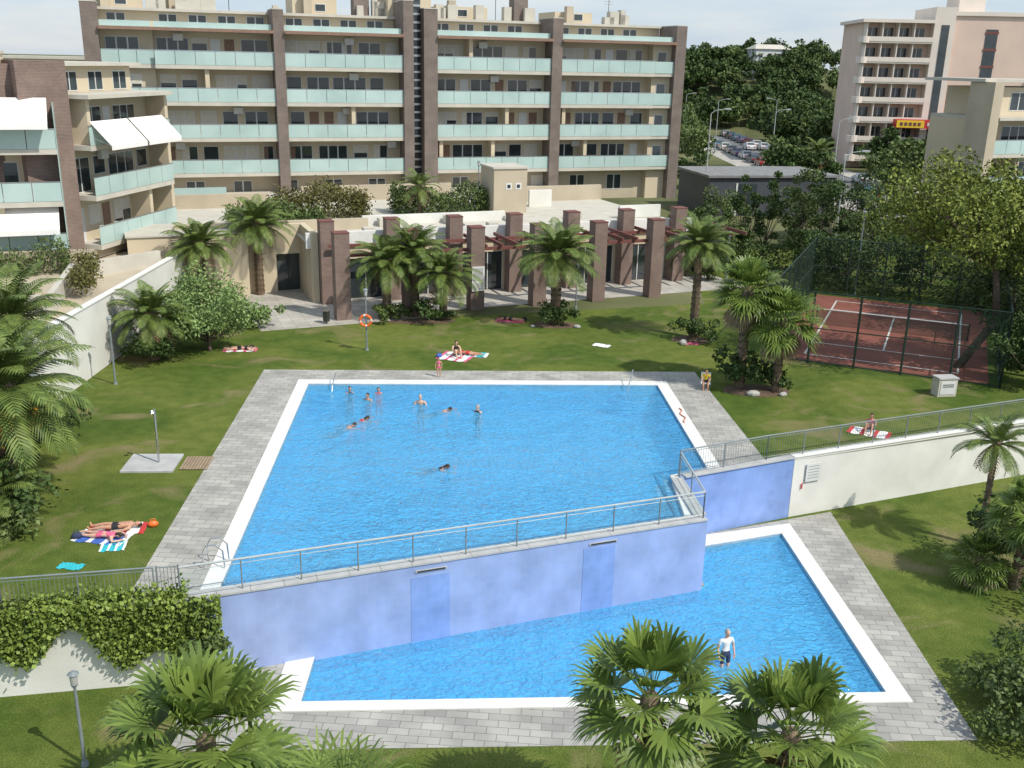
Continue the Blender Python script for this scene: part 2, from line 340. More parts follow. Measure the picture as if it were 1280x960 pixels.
ring('lower_pool_coping',LC,WL,-2.6,-2.56,copM,(3,4))
def basin(name,poly,z0,z1):
    b=MB();n=len(poly)
    b.add('b',tileM,[(*p,z0) for p in poly]+[(*p,z1) for p in poly],[tuple(range(n))]+[((i+1)%n,i,n+i,n+(i+1)%n) for i in range(n)]);return b.finish(name)
basin('upper_pool_basin',WU,-1.35,.0);basin('lower_pool_basin',WL,-3.15,-2.59)
wU=watermat('pool_water',(.84,.97,1.0),(.12,.53,.91),.48)
def watersheet(name,poly,z): return sheet(name,wU,poly,[],z)
watersheet('upper_pool_water',WU,-.09);watersheet('lower_pool_water',WL,-2.69)
b=MB()
stepM=mat('step_mosaic',(.22,.68,.92),.4,.05)
for cx,cy in((-8.8,46.95),(6.2,47.8)):
    for k,(r,zt) in enumerate(((1.6,-.95),(1.2,-.68),(.8,-.42))):
        pts=[(cx+r*math.cos(math.pi+math.pi*i/14),cy+r*.62*math.sin(math.pi+math.pi*i/14)) for i in range(15)]
        b.prism('pool_steps',tileM,pts,-1.34,zt)
        b.tube('step_nosing',stepM,[(p[0],p[1],zt) for p in pts],.025,4)
b.finish('pool_steps')
# ------------------------------------------------------------------ pool walls
b=MB()
P0=(-9.6,25.85);P1=(7.05,32.15)
b.wall('mosaic',wallblueM,P0,P1,.42,-3.1,.10)
b.wall('mosaic',wallblueM,(7.05,32.17),(6.72,35.93),.42,-3.1,.08)
b.wall('blue_mosaic',wallblue2M,(6.74,35.97),(11.75,38.27),.35,-3.1,.08)
d=Vector((P1[0]-P0[0],P1[1]-P0[1])).normalized();nn=Vector((-d.y,d.x))
T=Matrix.Translation((P0[0],P0[1],0))@Matrix.Rotation(math.atan2(d.y,d.x),4,'Z');Lw=(Vector(P1)-Vector(P0)).length
b.T=T;x=0
while x<Lw-.1:
    w=min(1.0,Lw-x);b.box('cap_stones',greyM,x+.006,x+w-.006,-.04,.46,.10,.16);x+=w
for s0,s1,zb,zt in((6.95,8.25,-3.08,-.32),(13.0,14.2,-3.08,-.25)):
    b.box('blue_panels',wallblue2M,s0,s1,-.012,.0,zb,zt)
for s0 in(7.1,13.2):
    b.box('overflow_slots',greyM,s0,s0+1.05,-.035,-.0,-.16,-.08)
    b.box('overflow_mouth',darkM,s0+.05,s0+1.0,-.04,-.0355,-.15,-.095)
b.T=Matrix()
b.wall('side_caps',greyM,(7.09,32.6),(6.76,35.9),.48,.08,.13)
b.wall('side_caps',greyM,(6.9,35.95),(11.75,38.2),.40,.081,.13)
b.box('platform',copM,6.32,6.62,32.7,36.2,-1.3,.05)
for k in range(2): b.box('platform',copM,6.05-.3*k,6.32-.3*k,35.0,36.25,-1.3,-.12-.28*k)
b.finish('pool_retaining_wall')
b=MB()
b.wall('render',whitewM,(-40,19.6),(-14.5,24.9),.3,-2.7,.06);b.wall('render',whitewM,(-14.5,24.9),(-9.62,25.85),.3,-2.7,.06)
b.wall('coping',greyM,(-40,19.55),(-9.63,25.8),.38,.062,.11)
b.finish('white_garden_wall')
b=MB()
b.wall('render',whitewM,(11.77,38.28),(24,43.4),.3,-2.7,.10);b.wall('render',whitewM,(24,43.4),(60,58.6),.3,-2.7,.10)
b.wall('coping',copM,(11.77,38.24),(24,43.36),.37,.102,.14);b.wall('coping',copM,(24,43.36),(60,58.55),.37,.102,.14)
b.finish('white_garden_wall')
clearG=glassmat('clear_glass',(.5,.62,.62),.05,.05)
def rail(name,pts,z,h,step,bars=0,glass=False,mrail=railM,post=railM,r=.03):
    b=MB()
    for p0,p1 in zip(pts[:-1],pts[1:]):
        a=Vector((*p0,z));c=Vector((*p1,z));L=(c-a).length;n=max(1,round(L/step));u=Vector((0,0,1))
        b.cyl('top_rail',mrail,a+u*h,c+u*h,r,r,8)
        b.cyl('lower_rail',mrail,a+u*.12,c+u*.12,.015,.015,6)
        if not bars: b.cyl('mid_rail',mrail,a+u*h*.86,c+u*h*.86,.012,.012,6)
        for i in range(n+1):
            p=a.lerp(c,i/n);b.cyl('posts',post,p,p+u*h,.025,.025,6)
        if bars:
            m=int(L/bars)
            b_u=(c-a)/m
            for i in range(m): b.cyl('bars',post,a+b_u*i+u*.12,a+b_u*i+u*(h-.02),.007,.007,4,False)
            b.cyl('upper_bar',post,a+u*(h-.1),c+u*(h-.1),.012,.012,4)
        if glass:
            dd=(c-a).normalized();nx=Vector((-dd.y,dd.x,0))*.006
            for i in range(n):
                q0=a.lerp(c,(i+.04)/n);q1=a.lerp(c,(i+.96)/n)
                b.add('glass_panels',clearG,[tuple(q0-nx+u*.16),tuple(q1-nx+u*.16),tuple(q1-nx+u*(h*.84)),tuple(q0-nx+u*(h*.84))],[(0,1,2,3)])
    return b.finish(name)
off=nn*.15
rail('pool_railing',[(P0[0]+off.x,P0[1]+off.y),(P1[0]+off.x-.1,P1[1]+off.y-.05),(6.62,35.9)],.16,1.0,1.85,0,True,rail2M,railM,.035)
rail('garden_railing',[(6.62,36.08),(10.5,37.95),(24,43.6),(50,54.6)],.13,1.05,1.9,.12)
rail('garden_railing',[(-30,21.85),(-14.5,25.1),(-10.4,25.95)],.11,1.05,1.9,.12)
b=MB();b.cyl('posts',railM,(-10.3,25.97,.1),(-10.3,25.97,1.2),.03);b.cyl('posts',railM,(-9.7,26.1,.1),(-9.7,26.1,1.2),.03)
b.cyl('rails',railM,(-10.3,25.97,1.15),(-9.7,26.1,1.15),.02);b.cyl('rails',railM,(-10.3,25.97,.25),(-9.7,26.1,.25),.02)
for i in range(1,6):
    t=i/6;b.cyl('rails',railM,(-10.3+.6*t,25.97+.13*t,.25),(-10.3+.6*t,25.97+.13*t,1.15),.01)
b.finish('garden_gate')
def ladder(x,y,ang):
    b=MB(frame(x,y,ang))
    for sx in(-.25,.25):
        pts=[(sx,.0,.02),(sx,.02,.55),(sx,-.12,.8),(sx,-.4,.85),(sx,-.62,.65),(sx,-.65,.1),(sx,-.62,-.9)]
        b.tube('handrails',steelM,pts,.024,8)
    for k in range(3): b.box('treads',steelM,-.25,.25,-.7,-.58,-.2-.28*k,-.17-.28*k)
    return b.finish('pool_ladder')
ladder(-9.6,28.3,90);
b=MB(frame(6.1,47.9,0))
b.tube('handrail',steelM,[(0,.5,.03),(0,.4,.65),(0,.15,.75),(-.3,-.8,.25),(-.4,-1.1,-.4)],.024,8)
b.finish('pool_handrail')
b=MB(frame(-8.8,47.0,0))
b.tube('handrail',steelM,[(0,.5,.03),(0,.4,.45),(0,.15,.5),(0,-.7,.15),(0,-1.1,-.4)],.022,8);b.finish('pool_handrail')
# ------------------------------------------------------------------ facades
def window(b,s0,s1,d,z0,z1,r,kind=None):
    b.box('window_frames',frameM,s0,s1,d-.03,d-.002,z0,z1)
    n=max(1,round((s1-s0)/1.0));w=(s1-s0)/n;k=kind or r.choice('gggbbc')
    for i in range(n):
        a=s0+i*w+.06;c=s0+(i+1)*w-.06;zz=z1-.07
        if k=='b' :
            f=r.choice((.35,.6,1.0));zb=z0+.07+(zz-z0-.07)*(1-f);b.box('blinds',blindM,a,c,d-.045,d-.032,zb,zz);zz=zb-.005
            if f>.9: continue
        if k=='c' and i%2==0:
            b.box('curtains',curtM if r.random()<.3 else blindM,a,a+(c-a)*.45,d-.045,d-.032,z0+.07,zz);b.box('window_glass',winM,a+(c-a)*.45+.004,c,d-.045,d-.032,z0+.07,zz);continue
        b.box('window_glass',winM,a,c,d-.045,d-.032,z0+.07,zz)
def furniture(b,s,d,z,r):
    c=r.choice((frameM,darkM,redbM,blindM))
    b.box('terrace_furniture',c,s,s+.8,d,d+.6,z+.68,z+.72)
    for x in(s+.05,s+.75): b.box('terrace_furniture',c,x-.03,x+.03,d+.27,d+.33,z,z+.68)
    for x in(s-.45,s+1.2): b.box('terrace_furniture',c,x-.2,x+.2,d,d+.4,z+.4,z+.44);b.box('terrace_furniture',c,x-.2,x+.2,d+.4,d+.44,z,z+.95)
def bay(b,s0,s1,zs,st,r,wd=1.7,pd=0.0,base=True,parapet=1.42,wallm=None,slab=.30,glass=True):
    wallm=wallm or creamM
    for z in zs:
        b.box('slabs',slabM,s0+.003,s1-.003,pd,wd,z,z+slab)
        zt=z+st
        b.box('walls',wallm,s0+.002,s1-.002,wd,wd+.4,z+.001,zt-.001)
        if glass:
            n=max(1,round((s1-s0)/1.6));w=(s1-s0)/n
            b.box('balcony_fascia',slabM,s0+.003,s1-.003,pd-.05,pd-.003,z-.02,z+.28)
            for i in range(n): b.box('balcony_glass',frostM,s0+i*w+.02,s0+(i+1)*w-.02,pd-.045,pd-.025,z+.30,z+parapet-.04)
            b.box('handrails',steelM,s0+.01,s1-.01,pd-.06,pd-.005,z+parapet-.03,z+parapet+.03)
        s=s0+r.uniform(.2,.45)
        while s<s1-1.0:
            t=r.choice((0,0,0,1,2,3))
            if t==0: w=min(r.choice((2.0,2.6,3.0)),s1-s-.25);window(b,s,s+w,wd,z+slab,z+slab+2.15,r)
            elif t==1: w=min(1.3,s1-s-.25);window(b,s,s+w,wd,z+slab+.95,z+slab+2.15,r)
            elif t==2: w=min(.8,s1-s-.25);b.box('doors',curtM if r.random()<.5 else frameM,s,s+w,wd-.04,wd-.003,z+slab,z+slab+2.1)
            else:
                w=min(.35,s1-s-.2);b.box('partitions',wallm,s,s+w,pd+.25,wd-.003,z+slab+.001,zt-.002)
            s+=w+r.uniform(.2,.6)
        if r.random()<.6:
            q=r.uniform(s0+1,s1-1);b.box('air_conditioners',frameM,q,q+.8,wd-.4,wd-.1,z+slab+1.9,z+slab+2.45)
        for _ in range(2):
            if r.random()<.7 and s1-s0>5: furniture(b,r.uniform(s0+1,s1-2),pd+.4,z+slab,r)
def main_building():
    r=random.Random(3);b=MB(frame(-34.8,83.67,19.9));zs=[5.4,8.35,11.3,14.25];st=2.95
    bays=[(5.3,14.9),(15.8,26.1),(29.2,40.2),(41.2,51.0)]
    for s0,s1 in bays: bay(b,s0,s1,zs,st,r)
    bay(b,1.2,5.3,zs[:],st,r,wd=1.2,pd=.5)
    b.box('walls',creamM,51.0,53.0,.6,2.1,2.5,17.2)
    for z in zs:
        window(b,51.5,52.5,.6,z+1.1,z+2.3,r,'g')
        b.box('slabs',slabM,51.01,52.99,.45,.6,z,z+.25)
        b.box('balcony_glass',frostM,51.0,53.0,-.04,-.02,z+.30,z+1.38);b.box('slabs',slabM,51.01,52.99,.0,.44,z,z+.3)
    for s0,s1,zt in((0,1.2,19.2),(14.9,15.8,19.1),(26.1,27.0,20.2),(27.95,29.2,19.6),(40.2,41.2,19.2),(53.0,54.1,18.9)):
        b.box('brick_piers',pierM,s0,s1,-.25,3.4,2.5,zt)
        b.box('pier_caps',slabM,s0-.03,s1+.03,-.28,3.43,zt,zt+.08)
    b.box('core',creamM,.3,53.8,2.12,15,2.5,17.2)
    b.box('ground_floor',tanM,1.2,53.0,1.3,2.1,2.5,5.39)
    for s in range(3,52,4):
        if r.random()<.8: window(b,s,s+1.6,1.3,3.4,4.9,r)
    b.box('stair_core',winM,27.0,27.95,1.0,3.0,2.5,21.0)
    for k in range(26): b.box('stair_louvers',steelM,27.02,27.93,.85,.98,3.0+k*.7,3.18+k*.7)
    b.box('lift_tower',creamM,25.6,29.6,3.5,8,17.21,21.2);b.box('lift_tower_dark',pierM,26.2,28.0,3.2,3.48,17.2,22.4)
    for s0,s1 in((1.2,5.3),(5.3,14.9),(15.8,26.1),(29.2,40.2),(41.2,53.0)):
        b.box('roof_slab',slabM,s0+.002,s1-.002,-.5,4.0,17.21,17.42);b.box('roof_edge',curtM,s0+.002,s1-.002,-.56,-.503,17.18,17.44)
        b.box('terrace_glass',frostM,s0+.1,s1-.1,.2,.23,17.45,17.9)
        b.box('penthouse',creamM,s0,s1,3.45,13,17.43,18.75)
        b.box('penthouse_roof',slabM,s0+.003,s1-.003,2.9,13.3,18.76,18.98)
        for q in np.arange(s0+.6,s1-1.6,2.4): window(b,q,q+1.5,3.45,17.5,18.6,r,'g')
    for s0,s1,h in((.5,4.8,20.3),(6,10.6,20.4),(17.5,21.5,20.6),(31,36,20.2),(43,47,20.1)):
        b.box('roof_rooms',creamM,s0,s1,6.5,11,18.99,h);b.box('roof_rooms',tanM,s0+.9,s0+1.6,5.6,6.3,18.99,h+.5)
        window(b,s0+2,s0+3,6.5,19.3,20.0,r,'g')
    for q in range(26):
        s=r.uniform(2,52);h=r.uniform(.6,1.6);b.box('chimneys',slabM,s,s+r.uniform(.4,1.3),4.5,5.3,18.99,18.98+h)
    for s in(22.8,38.2):
        b.box('chimney_stacks',pierM,s,s+1.4,5,6.5,18.98,21.3);b.box('chimney_tops',slabM,s-.1,s+1.5,4.9,6.6,21.3,21.45)
    for s in(12,24.5,37,49):
        b.cyl('antennas',darkM,(s,7,19),(s,7,22.5),.03);
        for k in range(5): b.cyl('antennas',darkM,(s-.5,7,21+k*.25),(s+.5,7,21+k*.25),.012)
    b.finish('apartment_building')
main_building()
# ---- left building
def awning(b,s0,s1,d0,z0,d1,z1):
    b.add('awnings',awnM,[(s0,d0,z0-.05),(s1,d0,z0-.05),(s1,d1,z1-.05),(s0,d1,z1-.05),(s0,d0,z0),(s1,d0,z0),(s1,d1,z1),(s0,d1,z1)],[(0,3,2,1),(4,5,6,7),(0,1,5,4),(2,3,7,6),(0,4,7,3),(1,2,6,5)])
    b.box('awning_valance',awnM,s0,s1,d1-.03,d1-.005,z1-.3,z1-.02)
    for s in(s0+.1,s1-.1): b.cyl('awning_arms',steelM,(s,d0+.1,z0-.9),(s,d1,z1-.06),.02)
r=random.Random(11)
b=MB(frame(-25.75,61.2,80));zl=[3.75,6.75,9.75]
bay(b,.0,9.6,zl,3.0,r,wd=1.6,pd=-.05)
b.box('roof_slab',slabM,-.2,9.8,-.4,3,12.76,13.0);b.box('penthouse',creamM,.5,9,2.2,9,13.01,14.6);b.box('penthouse_roof',slabM,.2,9.5,1.6,9.4,14.6,14.8)
for q in(1.2,4.0,6.8): window(b,q,q+1.6,2.2,13.1,14.3,r,'g')
b.box('core',creamM,0.01,9.59,2.05,10,3.2,12.75);b.box('core',tanM,0.01,9.59,.3,1.99,3.2,3.72)
b.box('end_wall',creamM,9.61,10.0,.2,10,3.2,12.75)
for s0,s1 in((.3,4.4),(4.6,8.8)): awning(b,s0,s1,.0,11.45,-1.3,10.1)
b.T=frame(-26.9,60.4,38)
b.box('brick_pier',brickM,-2.2,.55,.0,3.2,3.0,14.9);b.box('brick_pier',brickM,-4.4,-2.21,1.2,3.2,3.0,14.7)
b.T=frame(-26.7,59.2,22)
bay(b,-11,-.1,zl,3.0,r,wd=1.5,pd=-.3)
b.box('core',creamM,-11,-1.5,1.95,9,3.0,12.75);b.box('penthouse',creamM,-11,-3,1.7,9,12.76,15.2);b.box('penthouse_roof',slabM,-11,-2.9,1.2,9,15.21,15.4)
b.box('glass_fin',frostM,-.1,-.06,-.3,1.4,3.2,12.6)
for zt in(12.85,6.9): awning(b,-9,-.4,.8,zt,-1.3,zt-1.35)
b.finish('apartment_building')
# ---- right building
r=random.Random(5);b=MB(frame(38.2,84,24));
bay(b,1.0,16,[2.6,5.6,8.6],3.0,r,wd=1.8,pd=0)
b.box('stone_pier',tanM,0,1.0,-.3,2.2,0,14.6);b.box('core',creamM,1.01,16,2.25,7,0,11.6);b.box('base',tanM,1,16,.2,2.2,0,2.59)
b.box('roof_slab',slabM,1.01,16,-.4,7,11.61,11.85);b.box('penthouse',creamM,2.5,16,1.5,7,11.86,14.2);b.box('penthouse_roof',slabM,-.2,16,.6,7,14.61,14.85)
window(b,4,6,1.5,12.3,13.8,r,'g');window(b,9,12,1.5,12.1,13.8,r,'g')
b.finish('apartment_building')
# ---- hotel
pinkM=mat('pink_render',(.66,.50,.41),.85,.06,.3);peachM=mat('peach_render',(.70,.62,.54),.85,.06,.3);signY=mat('yellow_sign',(.75,.5,.03),.5,.03);signR=mat('red_sign',(.5,.03,.03),.5,.03)
b=MB(frame(53.5,165,-4));r=random.Random(9)
for k in range(7):
    z=1.2+k*3.0;b.box('balcony_slabs',slabM,0,10.5,-1.2,1.2,z,z+.25)
    b.box('balcony_fronts',peachM,.0,10.5,-1.25,-1.1,z+.25,z+.95);b.box('balcony_ends',peachM,-.15,0,-1.2,1.2,z,z+.95)
    b.cyl('rounded_balconies',peachM,(.2,-.6,z),(.2,-.6,z+.95),.9,.9,14)
    b.box('walls',pinkM,.3,10.5,1.2,1.6,z+.25,z+3.0)
    for q in(0.8,3.2,5.6,8.0): window(b,q,q+1.8,1.2,z+.3,z+2.4,r,'g'); b.box('partitions',peachM,q-.45,q-.3,-1.0,1.18,z+.26,z+2.99)
b.box('core',pinkM,.3,10.5,1.65,14,0,22.2);b.box('roof_edge',peachM,-.4,10.5,-1.4,14,22.21,22.7)
b.box('stair_tower',peachM,10.52,13.6,-.8,10,0,24.6);b.box('tower_glass',winM,11.6,12.8,-.86,-.803,3,22)
b.box('pink_block',pinkM,13.62,26,-.2,13,0,23.4);b.box('pink_roof',peachM,13.62,26.2,-.5,13,23.41,24.0);b.box('pink_roof',peachM,15,19,3,9,24.01,26.2)
b.box('glazed_column',winM,18.6,20.4,-.26,-.203,4,21.5)
for k in range(7): b.box('glazed_column_bands',redbM,18.5,20.5,-.3,-.262,5.8+k*2.5,6.2+k*2.5)
b.box('right_block',peachM,26.3,34,-.2,12,0,18)
for k in range(5):
    b.box('right_balconies',slabM,26.3,34,-1.3,-.21,2+3*k,2.9+3*k);window(b,29,32,-.2,3+3*k,4.8+3*k,r,'g')
b.box('sign_canopy',signR,6,16.5,-3.2,-1.5,6.6,7.9);b.box('sign_panel',signY,6.1,10.3,-3.3,-3.203,6.7,7.8)
for k in range(9): b.box('sign_letters',frameM,10.8+k*.62,11.2+k*.62,-3.26,-3.203,7.0,7.5)
for k in range(5): b.box('sign_letters',redbM,6.6+k*.68,7.05+k*.68,-3.34,-3.303,7.0,7.5)
b.finish('hotel_building')
# ------------------------------------------------------------------ pool house, podium
PT=frame(-10.6,60.0,22)
b=MB(PT)
b.box('podium_body',tanM,-9,27.6,9.2,34,-.1,3.9);b.box('podium_floor',slabM,-9,27.6,9.2,34,3.904,3.93)
b.box('podium_body',tanM,-1.0,27.6,5.3,9.19,-.1,3.9)
b.box('roof_parapet',copM,-1.2,27.7,4.9,5.2,3.55,4.55);b.box('roof_deck',slabM,-1.2,27.7,5.2,9.3,3.91,3.95)
b.box('entrance_wall',creamM,-4.6,-2.6,8.6,9.15,0,4.6);b.box('entrance_wall',creamM,-2.59,-.9,8.6,9.15,2.6,4.6);b.box('entrance_wall',creamM,-.9,-.5,4.6,9.15,0,4.6)
b.box('entrance_door',winM,-2.55,-.95,9.0,9.1,0.02,2.55);b.box('entrance_frame',darkM,-1.8,-1.72,8.95,8.99,0,2.55)
b.box('left_wing',creamM,-12,-4.6,7.4,12,0,4.3);b.box('left_wing_cap',slabM,-12.1,-4.5,7.3,12.1,4.3,4.4)
for k in range(6):
    a=k*4.35+.5;c=a+3.35
    b.box('shopfront_glass',winM,a,c,5.16,5.2,0.05,2.7);b.box('fascia',creamM,k*4.35-.5,k*4.35+3.85,5.05,5.29,2.72,3.54)
    b.box('fascia_posts',creamM,k*4.35-.5,k*4.35+.48,5.0,5.29,0,2.7)
    for q in range(4): b.box('mullions',frameM,a+q*(c-a)/3-.03,a+q*(c-a)/3+.03,5.1,5.155,0.02,2.7)
for k,q in enumerate((3,9.5,12,18,22.5)): b.box('roof_vents',steelM if k%2 else slabM,q,q+.7,6.4,7.1,3.95,4.5)
b.finish('pool_house')
b=MB(PT)
for k in range(6): b.box('brick_columns',brickM,k*4.36-.46,k*4.36+.46,-.46,.46,0,5.35);b.box('column_caps',redbM,k*4.36-.48,k*4.36+.48,-.48,.48,5.35,5.41)
for k in range(7): b.box('brick_columns',brickM,k*4.36-.46,k*4.36+.46,3.87,4.79,0,5.4);b.box('column_caps',redbM,k*4.36-.48,k*4.36+.48,3.85,4.81,5.4,5.46)
for k in range(8,28):
    s=k*1.09-.5
    if s>6.5 and not any(abs(s-j*4.36)<.55 for j in range(7)): b.box('timber_slats',redbM,s,s+.12,-.3,4.2,4.02,4.24)
b.box('timber_beams',redbM,0,24.5,.1,.28,3.8,4.0);b.box('timber_beams',redbM,0,26,3.4,3.58,3.8,4.0)
b.finish('pergola')
b=MB(PT);b.box('board',frameM,8.3,9.15,-.56,-.49,1.3,2.9);b.box('text_block',greyM,8.4,9.05,-.57,-.562,2.0,2.8);b.box('text_block',greyM,8.4,9.05,-.57,-.562,1.45,1.85);b.finish('notice_board',True)
sheet('poolhouse_paving',path2M,[tuple((PT@Vector((x,y,0))).xy) for x,y in((-5.2,-1.6),(1,-1.5),(6,-1.2),(6,.2),(30,.4),(30,5.3),(-1,5.3),(-1,9),(-6,9))],[],.008)
b=MB(PT@Matrix.Translation((-1.2,-.9,0)));b.cyl('bin_body',darkM,(0,0,.15),(0,0,.8),.2,.23,12);b.cyl('bin_rim',steelM,(0,0,.8),(0,0,.84),.25,.25,12);b.cyl('bin_post',darkM,(0,0,0),(0,0,.15),.04);b.finish('litter_bin')
b=MB(PT)
b.box('tower',tanM,15.2,18.0,14,17,3.9,7.4);b.box('tower_cap',slabM,15.1,18.1,13.9,17.1,7.4,7.55)
for q in(16.2,17.0): b.box('signs',frameM,q,q+.5,13.97,13.998,5.8,6.3);b.box('signs',winM,q+.12,q+.38,13.95,13.968,5.92,6.18)
b.finish('stair_tower')
b=MB(PT)
b.box('parapet',tanM,18.2,27.6,20,20.4,3.93,5.2);b.box('parapet',whitewM,19.5,21.5,17,17.3,3.93,5.3);b.box('parapet',tanM,-9,4,9.3,9.7,3.93,4.7)
b.box('parapet',whitewM,4,15,11,11.3,3.93,4.6);b.box('parapet',tanM,-14,-1,22,22.4,3.93,5.0);b.box('parapet',tanM,2,15,24,24.3,3.93,5.2)
b.box('parapet',whitewM,24,27.6,9.5,9.8,3.95,4.9);b.box('parapet',frostM,-16,-4,24,24.1,3.93,5.3)
for k in range(4): b.box('parapet',slabM,5+5*k,6+5*k,10,10.8,3.95,4.5)
b.finish('podium_parapet_wall')
boxfoliage('hedge',-1.5,5,14,17,3.9,5.5,9000,.2,hedgeR,3,PT,.5);boxfoliage('hedge',8,15,15,17.5,3.9,5.3,8000,.2,leafM,4,PT,.45)
boxfoliage('hedge',-5,1,11,13,3.9,5.0,5000,.2,leafM,5,PT,.4)
b=MB()
b.prism('terrace_body',tanM,[(-80,20),(-21.3,26),(-21.3,62),(-21.2,66),(-80,78)],-.1,3.1)
b.finish('terrace')
b=MB();b.wall('render',whitewM,(-21,24),(-21,62.5),.28,0,3.5);b.wall('cap',copM,(-20.95,24),(-20.95,62.5),.38,3.5,3.56);
b.wall('render',slabM,(-22.5,47.2),(-24.8,55.5),.3,3.1,4.1);b.wall('render',slabM,(-35,46),(-22.5,47.2),.3,3.1,4.1);b.wall('render',slabM,(-24.8,55.5),(-21.6,60),.3,3.1,4.0)
b.wall('render',tanM,(-34,55.5),(-24.9,58.3),.3,3.1,4.3)
b.finish('retaining_wall')
boxfoliage('planter_shrubs',-2.2,2.2,-.4,.4,3.7,4.4,2200,.16,hedgeR,6,frame(-23.3,53.0,106),.35)
boxfoliage('planter_shrubs',-3,3,-.5,.5,3.1,4.3,3000,.18,leafM,9,frame(-29,56.2,18),.4)
# ------------------------------------------------------------------ tennis court
v=Vector((.40,.917));u=Vector((-.917,.40));N0=Vector((24.5,50.0));CLn=17.0
def cp(a,c): p=N0+u*a+v*c;return (p.x,p.y)
sheet('tennis_court',courtM,[cp(-.5,-.5),cp(10.5,-.5),cp(10.5,CLn),cp(-.5,CLn)],[],.012)
b=MB()
def cl(a0,c0,a1,c1,w=.05):
    p=Vector(cp(a0,c0));q=Vector(cp(a1,c1));d=(q-p).normalized();n=Vector((-d.y,d.x))*w
    b.add('l',lineM,[(*(p-n),.017),(*(q-n),.017),(*(q+n),.017),(*(p+n),.017)],[(0,1,2,3)])
for c in(.8,3.6,12.8,15.6): cl(1,c,9,c)
for a in(1,9): cl(a,.8,a,15.6)
cl(5,3.6,5,12.8);b.finish('court_lines')
netM=glassmat('net_mesh',(.04,.05,.04),.45,.9)
b=MB();p=cp(.6,8.2);q=cp(9.4,8.2)
b.cyl('posts',darkM,(*p,0),(*p,1.1),.05);b.cyl('posts',darkM,(*q,0),(*q,1.1),.05)
b.cyl('tape',lineM,(*p,1.0),(*q,1.0),.035,.035,6)
b.add('net',netM,[(*p,.05),(*q,.05),(*q,.97),(*p,.97)],[(0,1,2,3)]);b.finish('tennis_net')
meshM=glassmat('fence_mesh',(.02,.045,.03),.24,.9)
b=MB();cs=[(-1,-1),(11,-1),(11,CLn+.5),(-1,CLn+.5),(-1,-1)]
for (a0,c0),(a1,c1) in zip(cs[:-1],cs[1:]):
    p=Vector(cp(a0,c0));q=Vector(cp(a1,c1));n=round((q-p).length/2.4)
    for i in range(n+1):
        w=p.lerp(q,i/n);b.cyl('posts',fenceG,(*w,0),(*w,4.0),.06,.06,6)
    for z in(.1,2.0,3.98): b.cyl('rails',fenceG,(*p,z),(*q,z),.035,.035,5)
    b.add('mesh',meshM,[(*p,.1),(*q,.1),(*q,3.98),(*p,3.98)],[(0,1,2,3)])
b.finish('court_fence')
boxfoliage('hedge',-.2,12.2,0,1.6,0,3.4,9000,.2,leafD,92,Matrix.Translation((*cp(11,CLn+.9),0))@Matrix.Rotation(math.atan2(-.40,.917),4,'Z'),.6)
boxfoliage('hedge',0,14,0,1.5,0,3.2,9000,.2,leafD,93,Matrix.Translation((*cp(-1.5,3.5),0))@Matrix.Rotation(math.atan2(.917,.40),4,'Z')@Matrix.Translation((0,-1.4,0)),.6)
# ------------------------------------------------------------------ street
def road(name,pts,w,m,z):
    L=[];Rr=[]
    for i,p in enumerate(pts):
        a=Vector(pts[max(0,i-1)]);c=Vector(pts[min(len(pts)-1,i+1)]);d=(c-a).normalized();n=Vector((-d.y,d.x))*w/2;p=Vector(p);L.append(tuple(p+n));Rr.append(tuple(p-n))
    return sheet(name,m,L+Rr[::-1],[],z),L,Rr
RP=[(78,40),(60,68),(50,95),(46,120),(44,150),(43.5,190),(43,238)]
road('pavement',RP,17,path2M,.01);_,LL,RRr=road('street',RP,10,asphM,.02)
for nm,side in(('kerb',LL),('kerb',RRr)):
    b=MB()
    for p,q in zip(side[:-1],side[1:]): b.wall('kerb',kerbM,p,q,.15,.0,.13)
    b.finish(nm)
b=MB()
for i in range(60):
    t=i/60*(len(RP)-1);k=int(t);p=Vector(RP[k]).lerp(Vector(RP[k+1]),t-k);d=(Vector(RP[k+1])-Vector(RP[k])).normalized();n=Vector((-d.y,d.x))*.06
    q=p+d*1.8;b.add('l',lineM,[(*(p-n),.026),(*(q-n),.026),(*(q+n),.026),(*(p+n),.026)],[(0,1,2,3)])
b.finish('road_markings')
tyreM=mat('tyre_rubber',(.02,.02,.02),.8,.1);lampM=mat('headlamp',(.8,.8,.78),.1,.02);redl=mat('tail_lamp',(.45,.02,.02),.2,.05)
